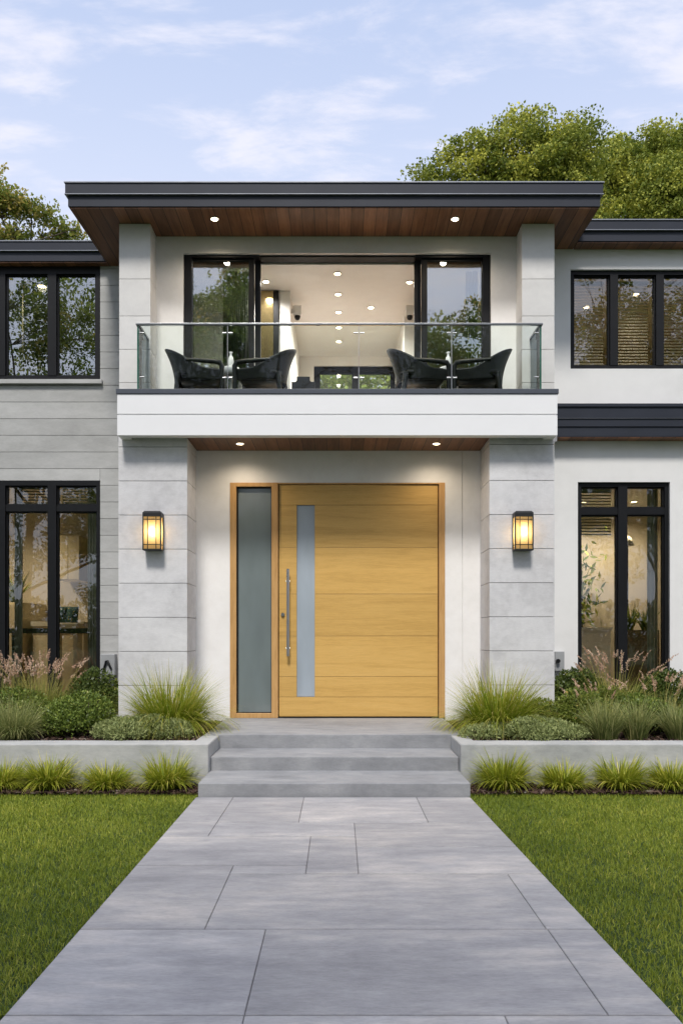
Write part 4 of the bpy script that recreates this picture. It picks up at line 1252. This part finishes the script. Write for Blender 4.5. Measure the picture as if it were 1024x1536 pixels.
tuft('blade_grass', (xs(907, 6.95), 6.95, .29), 520, .44, .009, .75, M['blue_grass'], 'upright blue green grass clump right of the juniper in the right planter', 'ornamental grass', 75, .09, 6, .6, .25)
tuft('blade_grass', (xs(953, 6.98), 6.98, .29), 460, .43, .009, .75, M['blue_grass'], 'upright blue green grass clump in the middle of the right planter front', 'ornamental grass', 76, .08, 6, .6, .25)
tuft('blade_grass', (xs(1018, 7.0), 7.0, .29), 460, .44, .009, .8, M['blue_grass'], 'blue green grass clump at the right edge of the photo in the right planter', 'ornamental grass', 77, .09, 6, .6, .25)

def plumed(loc, n, nplume, label, seed, length=.62):
    t = tuft('plume_grass', loc, n, length, .0075, .8, M['plume_blade'], label, 'ornamental grass', seed, .16, 6, .6, .35)
    g = np.random.default_rng(seed + 1)
    Vs, Fs, Ts, o = [], [], [], 0
    st = MB()
    for _ in range(nplume):
        a = g.uniform(0, 6.28); ln = g.uniform(.03, .55); r = .14 * math.sqrt(g.random())
        H = length * g.uniform(.85, 1.22)
        p0 = Vector((r * math.cos(a), r * math.sin(a), 0)); d = Vector((math.cos(a), math.sin(a), 0))
        p1 = p0 + d * H * math.sin(ln) * .45 + Vector((0, 0, H * .55)); p2 = p0 + d * H * math.sin(ln) * 1.05 + Vector((0, 0, H * math.cos(ln)))
        st.tube([p0, p1, p2], [.0022, .0018, .0012], 4, False, tone=.8)
        ax = (p2 - p1).normalized(); pl_ = g.uniform(.07, .13)
        m = 46
        s = g.random(m)
        c = np.array(p2)[None] + np.array(ax)[None] * (s * pl_)[:, None] + np.array(d)[None] * (s ** 2 * pl_ * .35)[:, None]
        dirs = g.normal(0, 1, (m, 3)) + np.array(ax)[None] * 1.2; dirs /= np.linalg.norm(dirs, axis=1)[:, None]
        sd = np.cross(dirs, g.normal(0, 1, (m, 3))); sd /= np.linalg.norm(sd, axis=1)[:, None] + 1e-6
        ll = .020 * (1.15 - s)[:, None] + .006; ww = .0038
        q = np.stack([c - sd * ww * .4, c + dirs * ll * .5 - sd * ww, c + dirs * ll, c + dirs * ll * .5 + sd * ww], 1)
        Vs.append(q.reshape(-1, 3)); Fs.append(np.arange(m * 4).reshape(-1, 4) + o); o += m * 4
        Ts.append(np.full(m * 4, np.clip(g.normal(.55, .22), 0, 1)))
    st.local('stalks', M['plume_blade'], t)
    mesh_np('plumes', np.concatenate(Vs), np.concatenate(Fs), np.concatenate(Ts), M['plume'], t)
plumed((xs(62, 8.0), 8.0, .29), 1100, 58, 'tall grass with pink plumes in front of the lower left window', 81, .57)
plumed((xs(10, 7.9), 7.9, .29), 700, 26, 'tall pink plumed grass at the left edge of the photo', 82, .56)
plumed((xs(922, 8.05), 8.05, .29), 800, 34, 'tall grass with pink plumes in front of the lower right window', 83)
plumed((xs(988, 7.65), 7.65, .29), 420, 18, 'smaller pink flowering grass near the right edge of the right planter', 84, .42)
plumed((xs(893, 7.45), 7.45, .29), 260, 10, 'small pink plumed grass behind the blue green clumps of the right planter', 85, .40)

def shrub(name, loc, lumps, n, leaf, mat, label, seed, cat='shrub', aspect=.55, spray=0, tm=.45):
    """lumps: (dx, dy, dz, rx, ry, rz); leaves lie on and just inside the lumps, twigs hold them"""
    g = np.random.default_rng(seed)
    t = thing(name, label, cat, loc)
    lumps = np.array(lumps, float)
    area = lumps[:, 3] * lumps[:, 5]; pick = g.choice(len(lumps), n, p=area / area.sum())
    L = lumps[pick]
    d = g.normal(0, 1, (n, 3)); d[:, 2] = np.abs(d[:, 2]) * 1.0 - .25 * g.random(n); d /= np.linalg.norm(d, axis=1)[:, None]
    # leaf clusters: gather directions round a few hundred sprigs so light and dark clumps form
    ns = max(30, n // 26)
    sp = g.normal(0, 1, (ns, 3)); sp[:, 2] = np.abs(sp[:, 2]) - .2; sp /= np.linalg.norm(sp, axis=1)[:, None]
    sid = g.integers(0, ns, n)
    dd = sp[sid] + g.normal(0, .13, (n, 3)); use = g.random(n) < .8; d[use] = dd[use]; d /= np.linalg.norm(d, axis=1)[:, None]
    rr = np.where(g.random(n) < .82, g.uniform(.88, 1.06, n), g.uniform(.55, .9, n)) + (sp[sid, 0] * 37 % 1) * .10 - .05
    c = L[:, :3] + d * L[:, 3:6] * rr[:, None]
    c[:, 2] = np.maximum(c[:, 2], .01)
    out = d / L[:, 3:6]; out /= np.linalg.norm(out, axis=1)[:, None]
    dirs = out * .7 + g.normal(0, .6, (n, 3)) + np.array([0, 0, .35]); dirs /= np.linalg.norm(dirs, axis=1)[:, None]
    sd = np.cross(dirs, out + g.normal(0, .5, (n, 3))); sd /= np.linalg.norm(sd, axis=1)[:, None] + 1e-6
    ll = (leaf * g.uniform(.7, 1.3, n))[:, None]; ww = ll * aspect * .5
    V = np.stack([c, c + dirs * ll * .5 - sd * ww, c + dirs * ll, c + dirs * ll * .5 + sd * ww], 1).reshape(-1, 3)
    F = np.arange(n * 4).reshape(-1, 4)
    tone = np.clip(g.normal(tm, .16, n) + (np.sin(sid * 12.9898) * 43758.5 % 1 - .5) * .35, 0, 1)
    mesh_np('leaves', V, F, np.repeat(tone, 4), mat, t)
    st = MB()
    for _ in range(26):
        q = lumps[g.integers(0, len(lumps))]
        e = Vector(q[:3]) + Vector((g.uniform(-.6, .6) * q[3], g.uniform(-.6, .6) * q[4], q[5] * g.uniform(.2, .75)))
        st.tube([(q[0] * .5 + g.uniform(-.05, .05), q[1] * .5, -.02), (e.x * .75, e.y * .75, e.z * .5), e], [.007, .005, .003], 5, False)
    st.local('twigs', M['bark'], t)
    return t
def lump_field(w, d, h, n, seed, r0=.45):
    g = random.Random(seed); L = []
    for _ in range(n):
        a, b = g.uniform(-1, 1), g.uniform(-1, 1)
        if a * a + b * b > 1: a *= .7; b *= .7
        k = 1 - .45 * (a * a + b * b)
        r = g.uniform(.75, 1.15) * r0
        L.append((a * (w / 2 - h * r0 * .6), b * (d / 2 - h * r0 * .4), h * k * .42, h * r * .95, h * r * .9, h * k * .56))
    return L
jl = lump_field(.98, .46, .24, 11, 3, .72)
shrub('juniper', (xs(214, 6.97), 7.0, .28), jl, 20000, .027, M['juniper'], 'low grey green juniper mound on the left planter beside the steps', 91, aspect=.34, tm=.5)
jl = lump_field(1.04, .46, .24, 12, 5, .72)
shrub('juniper', (xs(790, 6.97), 7.0, .28), jl, 21000, .027, M['juniper'], 'low grey green juniper mound on the right planter beside the steps', 92, aspect=.34, tm=.5)
shrub('box_shrub', (xs(124, 7.32), 7.32, .28), lump_field(.78, .55, .43, 9, 7, .55), 15000, .026, M['boxleaf'], 'rounded deep green box shrub in the middle of the left planter', 93)
shrub('box_shrub', (xs(52, 7.6), 7.62, .28), lump_field(.55, .4, .36, 6, 17, .55), 7000, .024, M['lightleaf'], 'small green leafy shrub left of the box shrub below the plumes', 94)
shrub('dark_shrub', (xs(146, 8.42), 8.42, .28), lump_field(.62, .5, .58, 8, 8, .5), 11000, .034, M['darkleaf'], 'dark leafy shrub beside the meter box below the lower left window', 95)
shrub('box_shrub', (xs(862, 7.62), 7.62, .28), lump_field(.66, .5, .43, 8, 9, .55), 13000, .026, M['lightleaf'], 'rounded green shrub behind the juniper of the right planter', 96)
shrub('box_shrub', (xs(815, 7.52), 7.55, .28), lump_field(.42, .35, .34, 5, 19, .55), 6000, .025, M['lightleaf'], 'small pale green shrub between fountain grass and rounded shrub on the right', 97)
shrub('dark_shrub', (xs(862, 8.40), 8.40, .28), lump_field(.58, .5, .60, 8, 10, .5), 11000, .034, M['darkleaf'], 'dark leafy shrub beside the meter box right of the right pier', 98)
shrub('dark_shrub', (xs(1000, 8.40), 8.40, .28), lump_field(.80, .5, .57, 9, 12, .5), 13000, .034, M['darkleaf'], 'dark leafy shrub at the right edge of the photo against the white wall', 99)
shrub('box_shrub', (xs(945, 7.75), 7.78, .28), lump_field(.55, .4, .40, 6, 14, .55), 8000, .026, M['boxleaf'], 'low green shrub in front of the plumed grass in the right planter', 100)
shrub('box_shrub', (xs(1030, 7.45), 7.45, .28), lump_field(.55, .4, .34, 6, 15, .55), 8000, .026, M['lightleaf'], 'low green shrub cut by the right edge of the photo', 101)

def spiky(loc, label, seed, n=60, length=.42):
    return tuft('spiky_houseplant', loc, n, length, .03, .9, M['darkleaf'], label, 'houseplant', seed, .05, 6, .5, .1, None, .6)
spiky((qx(950), QY + .16, qz(945)), 'left spiky houseplant in the brown trough inside the lower right window', 111)
spiky((qx(976), QY + .16, qz(945)), 'right spiky houseplant in the brown trough inside the lower right window', 112)
t = spiky((kx_(30), 10.85, kz(905) + .012), 'dark leafy plant on the tall cupboard in the lower left window', 113, 70, .5)
def indoor_tree(loc, label, seed):
    g = np.random.default_rng(seed)
    t = thing('indoor_tree', label, 'houseplant', loc)
    n = 260
    c = g.normal(0, 1, (n, 3)) * np.array([.12, .10, .36]) + np.array([0, 0, .95])
    d = g.normal(0, 1, (n, 3)) + np.array([0, 0, -.4]); d /= np.linalg.norm(d, axis=1)[:, None]
    sd = np.cross(d, g.normal(0, 1, (n, 3))); sd /= np.linalg.norm(sd, axis=1)[:, None]
    V = np.stack([c, c + d * .06 - sd * .02, c + d * .13, c + d * .06 + sd * .02], 1).reshape(-1, 3)
    mesh_np('leaves', V, np.arange(n * 4).reshape(-1, 4), np.repeat(g.random(n), 4), M['boxleaf'], t)
    mb = MB(); mb.tube([(0, 0, .28), (.01, 0, .8), (0, .01, 1.4)], [.02, .016, .008], 7); mb.local('stem', M['bark'], t)
    mb = MB(); mb.lathe([(.11, 0), (.14, .26), (.15, .28), (.12, .285)], 0, 0, 18); mb.local('pot', M['frame'], t)
indoor_tree((qx(898), QY + .75, .8), 'leafy indoor tree behind the drawer cabinet in the lower right window', 114)

# ------------------------------------------------------------------ trees
def tree(name, loc, lumps, nclump, per, leaf, mat, label, seed, trunk_r=.22, spread=.42, twigs=True, tm=.45, group=None, fork=.3):
    """lumps in metres relative to the foot: (x, y, z, rx, ry, rz). Leaf clumps are scattered through the lumps; limbs reach for them"""
    g = np.random.default_rng(seed)
    t = thing(name, label, 'tree', loc, 0, group)
    lumps = np.array(lumps, float)
    vol = lumps[:, 3] * lumps[:, 4] * lumps[:, 5]
    pick = g.choice(len(lumps), nclump, p=vol / vol.sum())
    L = lumps[pick]
    d = g.normal(0, 1, (nclump, 3)); d /= np.linalg.norm(d, axis=1)[:, None]
    C = L[:, :3] + d * L[:, 3:6] * (g.random(nclump) ** .45)[:, None]
    n = nclump * per
    ci = np.repeat(np.arange(nclump), per)
    cs = spread * g.uniform(.6, 1.3, nclump)
    o3 = g.normal(0, 1, (n, 3)); o3 *= (np.minimum(1, 1.35 / np.linalg.norm(o3, axis=1)))[:, None]
    c = C[ci] + o3 * (cs[ci] * .62)[:, None] * np.array([1, 1, .6])
    dirs = g.normal(0, 1, (n, 3)) + np.array([0, 0, -.25]); dirs /= np.linalg.norm(dirs, axis=1)[:, None]
    nrm = g.normal(0, .75, (n, 3)) + np.array([0, 0, 1.0])
    sd = np.cross(dirs, nrm); sd /= np.linalg.norm(sd, axis=1)[:, None] + 1e-6
    ll = (leaf * g.uniform(.6, 1.3, n))[:, None]; ww = ll * .33
    V = np.stack([c, c + dirs * ll * .45 - sd * ww, c + dirs * ll, c + dirs * ll * .45 + sd * ww], 1).reshape(-1, 3)
    ctone = g.normal(tm, .24, nclump)
    tone = np.clip(ctone[ci] + g.normal(0, .07, n), 0, 1)
    mesh_np('crown', V, np.arange(n * 4).reshape(-1, 4), np.repeat(tone, 4), mat, t)
    mb = MB()
    zc = lumps[:, 2].mean(); zmax = C[:, 2].max()
    cx, cy = lumps[:, 0].mean(), lumps[:, 1].mean()
    zf = max(1.2, zc * fork)
    spine = [Vector((0, 0, -.1)), Vector((cx * .08, cy * .08, zf * .5)), Vector((cx * .2, cy * .2, zf)), Vector((cx * .5, cy * .5, zf + (zc - zf) * .55)), Vector((cx, cy, zc - (zc - zf) * .15)), Vector((cx * 1.05, cy * 1.05, zc + (zmax - zc) * .12))]
    mb.tube(spine, [trunk_r * 1.25, trunk_r, trunk_r * .85, trunk_r * .6, trunk_r * .36, trunk_r * .12], 9, False)
    nlimb = 12
    limbs = []
    order = g.permutation(nclump)
    for k_ in order[:nlimb]:
        s = int(g.integers(2, 4)); f = g.random()
        a = spine[s].lerp(spine[s + 1], f); e = Vector(C[k_])
        m1 = a.lerp(e, .4) + Vector((g.normal(0, .2), g.normal(0, .2), .25)); m2 = a.lerp(e, .75) + Vector((g.normal(0, .15), g.normal(0, .15), .2))
        r0 = trunk_r * .34
        mb.tube([a, m1, m2, e], [r0, r0 * .7, r0 * .42, r0 * .15], 6, False)
        limbs += [m1, m2, e]
    if twigs:
        LP = np.array([list(v) for v in limbs])
        for k_ in order[nlimb:nlimb + 320]:
            e = Vector(C[k_]); j = int(np.argmin(((LP - C[k_]) ** 2).sum(1))); a = Vector(LP[j])
            mb.tube([a, a.lerp(e, .5) + Vector((g.normal(0, .1), g.normal(0, .1), .12)), e], [trunk_r * .075, trunk_r * .05, trunk_r * .02], 4, False)
    mb.local('trunk', M['bark'], t)
    return t
M['yellowleaf'] = leafy('autumn_green_leaves', [(0.0, (0.116, 0.165, 0.026)), (0.4, (0.275, 0.318, 0.053)), (0.7, (0.465, 0.470, 0.079)), (1.0, (0.660, 0.635, 0.106))], .65, .28)
M['sunleaf'] = leafy('sunny_leaves', [(0.0, (0.216, 0.297, 0.060)), (0.5, (0.405, 0.513, 0.108)), (1.0, (0.608, 0.675, 0.192))], .6, .4)
M['greenleaf'] = leafy('tree_leaves', [(0.0, (0.069, 0.108, 0.024)), (0.5, (0.167, 0.225, 0.043)), (0.8, (0.274, 0.304, 0.059)), (1.0, (0.470, 0.372, 0.098))], .55, .5)
TY = 21.0; ts = TY / 1200
def tp(px, py): return ((px - 508) * ts, EYE + (952 - py) * ts)
def L_(foot, items, s=ts, y0=TY):
    out = []
    for px, py, rx_, rz_ in items:
        x, z = xs(px, y0), zs(py, y0)
        out.append((x - foot[0], random.uniform(-.6, .6), z - foot[2], rx_ * y0 / 1200, max(rx_, rz_) * .8 * y0 / 1200, rz_ * y0 / 1200))
    return out
foot = (xs(800, 21), 21.0, 0)
tree('broadleaf_tree', foot, L_(foot, [(745, 225, 30, 26), (790, 265, 80, 55), (705, 275, 50, 38), (840, 250, 60, 55), (785, 205, 38, 22), (650, 270, 22, 18), (665, 240, 16, 12), (800, 340, 130, 80), (862, 205, 28, 24), (720, 205, 14, 12), (628, 266, 16, 10), (640, 250, 12, 10), (690, 240, 28, 22), (622, 275, 14, 10), (720, 222, 26, 20), (885, 228, 34, 26)]), 1250, 78, .082, M['yellowleaf'],
     'large yellow green leafy tree behind the roof right of centre', 121, .28, .36)
foot = (xs(985, 22.5), 22.5, 0)
tree('broadleaf_tree', foot, L_(foot, [(985, 250, 62, 58), (925, 275, 45, 48), (1040, 250, 60, 62), (955, 215, 26, 22), (1000, 330, 110, 70), (1005, 205, 34, 22), (905, 240, 30, 30), (885, 270, 30, 40), (925, 220, 32, 26)], y0=22.5), 1150, 74, .088, M['yellowleaf'],
     'large yellow green tree rising above the right wing roof', 122, .28, .38, tm=.45)
foot = (xs(20, 20.0), 20.0, 0)
tree('broadleaf_tree', foot, L_(foot, [(15, 310, 34, 16), (60, 318, 26, 12), (95, 340, 22, 10), (75, 352, 40, 9), (-30, 290, 40, 30), (120, 345, 12, 12), (-14, 244, 12, 6), (20, 352, 40, 10)], y0=20.0), 250, 42, .09, M['greenleaf'],
     'open branched green tree behind the left wing roof', 123, .10, .36, tm=.8)
# garden greenery behind the house, seen through the rear window
foot = (.35, 17.8, 0)
tree('garden_tree', foot, [(0, 0, 6.9, 1.2, .8, 1.1), (-1.2, .2, 6.7, 1.1, .8, 1.2), (1.2, .1, 6.8, 1.1, .8, 1.1), (0, 0, 5.4, 1.6, .8, .8)], 260, 60, .12, M['sunleaf'], 'sunny green tree seen through the rear window of the living room', 124, .12, .5, tm=.75)
# trees across the street, behind the camera: they fill the window reflections
G2 = 'street trees reflected in the windows'
for k, (x, y, h, w, lab) in enumerate([(-10.8, -9, 14.5, 4.6, 'wide green street tree reflected in the upper left window'), (-4.3, -10, 13.6, 3.3, 'green street tree reflected in the left glass of the balcony door'),
                                       (4.1, -10, 13.4, 3.2, 'green street tree reflected in the right glass of the balcony door'), (11.0, -9.5, 16.0, 4.6, 'wide green street tree reflected in the upper right window'),
                                       (-7.6, -15, 8.5, 3.2, 'low bushy tree reflected in the lower left window'), (7.6, -15, 8.5, 3.2, 'low bushy tree reflected in the lower right window'), (-17, -12, 15, 4, 'far street tree at the left edge of the reflections'), (17.5, -12, 15, 4, 'far street tree at the right edge of the reflections'), (-1.2, -13, 9.0, 3.0, 'lower street tree reflected in the middle of the glass rail')]):
    g = random.Random(k + 50)
    lum = [(g.uniform(-.6, .6) * w, g.uniform(-.5, .5) * w, h * g.uniform(.20, .90), w * g.uniform(.34, .5), w * g.uniform(.34, .5), h * g.uniform(.08, .13)) for _ in range(16)]
    tree('street_tree', (x, y, 0), lum, 460, 90, .125, M['greenleaf'], lab, 130 + k, .2, .62, True, .5, G2)

hl = [(x, 0, 1.0, .75, .6, 1.25) for x in np.arange(-17, 17.1, .8)]
shrub('street_hedge', (0, -7.2, 0), hl, 30000, .16, M['boxleaf'], 'long dark green hedge across the street, reflected low in the windows', 150, 'hedge')

foot = (-3.4, -3.4, 0)  # tree added out of view to cast shade on the near path and lawn
tree('street_tree', foot, [(-.6, 0, 8.6, 1.4, 1.5, .8), (1.6, -.4, 9.4, 1.3, 1.2, .8), (3.2, .4, 8.2, 1.0, 1.0, .6), (.8, 1.2, 7.4, 1.1, 1.0, .5), (-1.8, .6, 7.6, 1.1, 1.1, .6), (2.4, 1.5, 9.6, .9, .9, .5), (4.4, -.2, 9.2, .9, .9, .5), (1.2, -1.4, 10.4, 1.3, 1.1, .7), (4.0, 1.5, 8.6, .8, .8, .4)],
     135, 90, .11, M['greenleaf'], 'open crowned tree added behind the viewer to shade the near path and lawn, reflected in the upper left glass', 160, .17, .58, True, .45, G2)
shrub('box_shrub', (xs(20, 7.75), 7.75, .28), lump_field(.7, .5, .46, 8, 27, .55), 10000, .026, M['boxleaf'], 'rounded green shrub below the plumes at the left edge of the photo', 151)
shrub('box_shrub', (xs(905, 8.0), 8.0, .28), lump_field(.6, .45, .50, 7, 28, .55), 9000, .028, M['lightleaf'], 'light green shrub below the plumes in front of the lower right window', 152)
shrub('box_shrub', (xs(975, 7.35), 7.4, .28), lump_field(.5, .4, .36, 6, 29, .55), 8000, .026, M['boxleaf'], 'low deep green shrub behind the blue green clump at the right edge', 153)
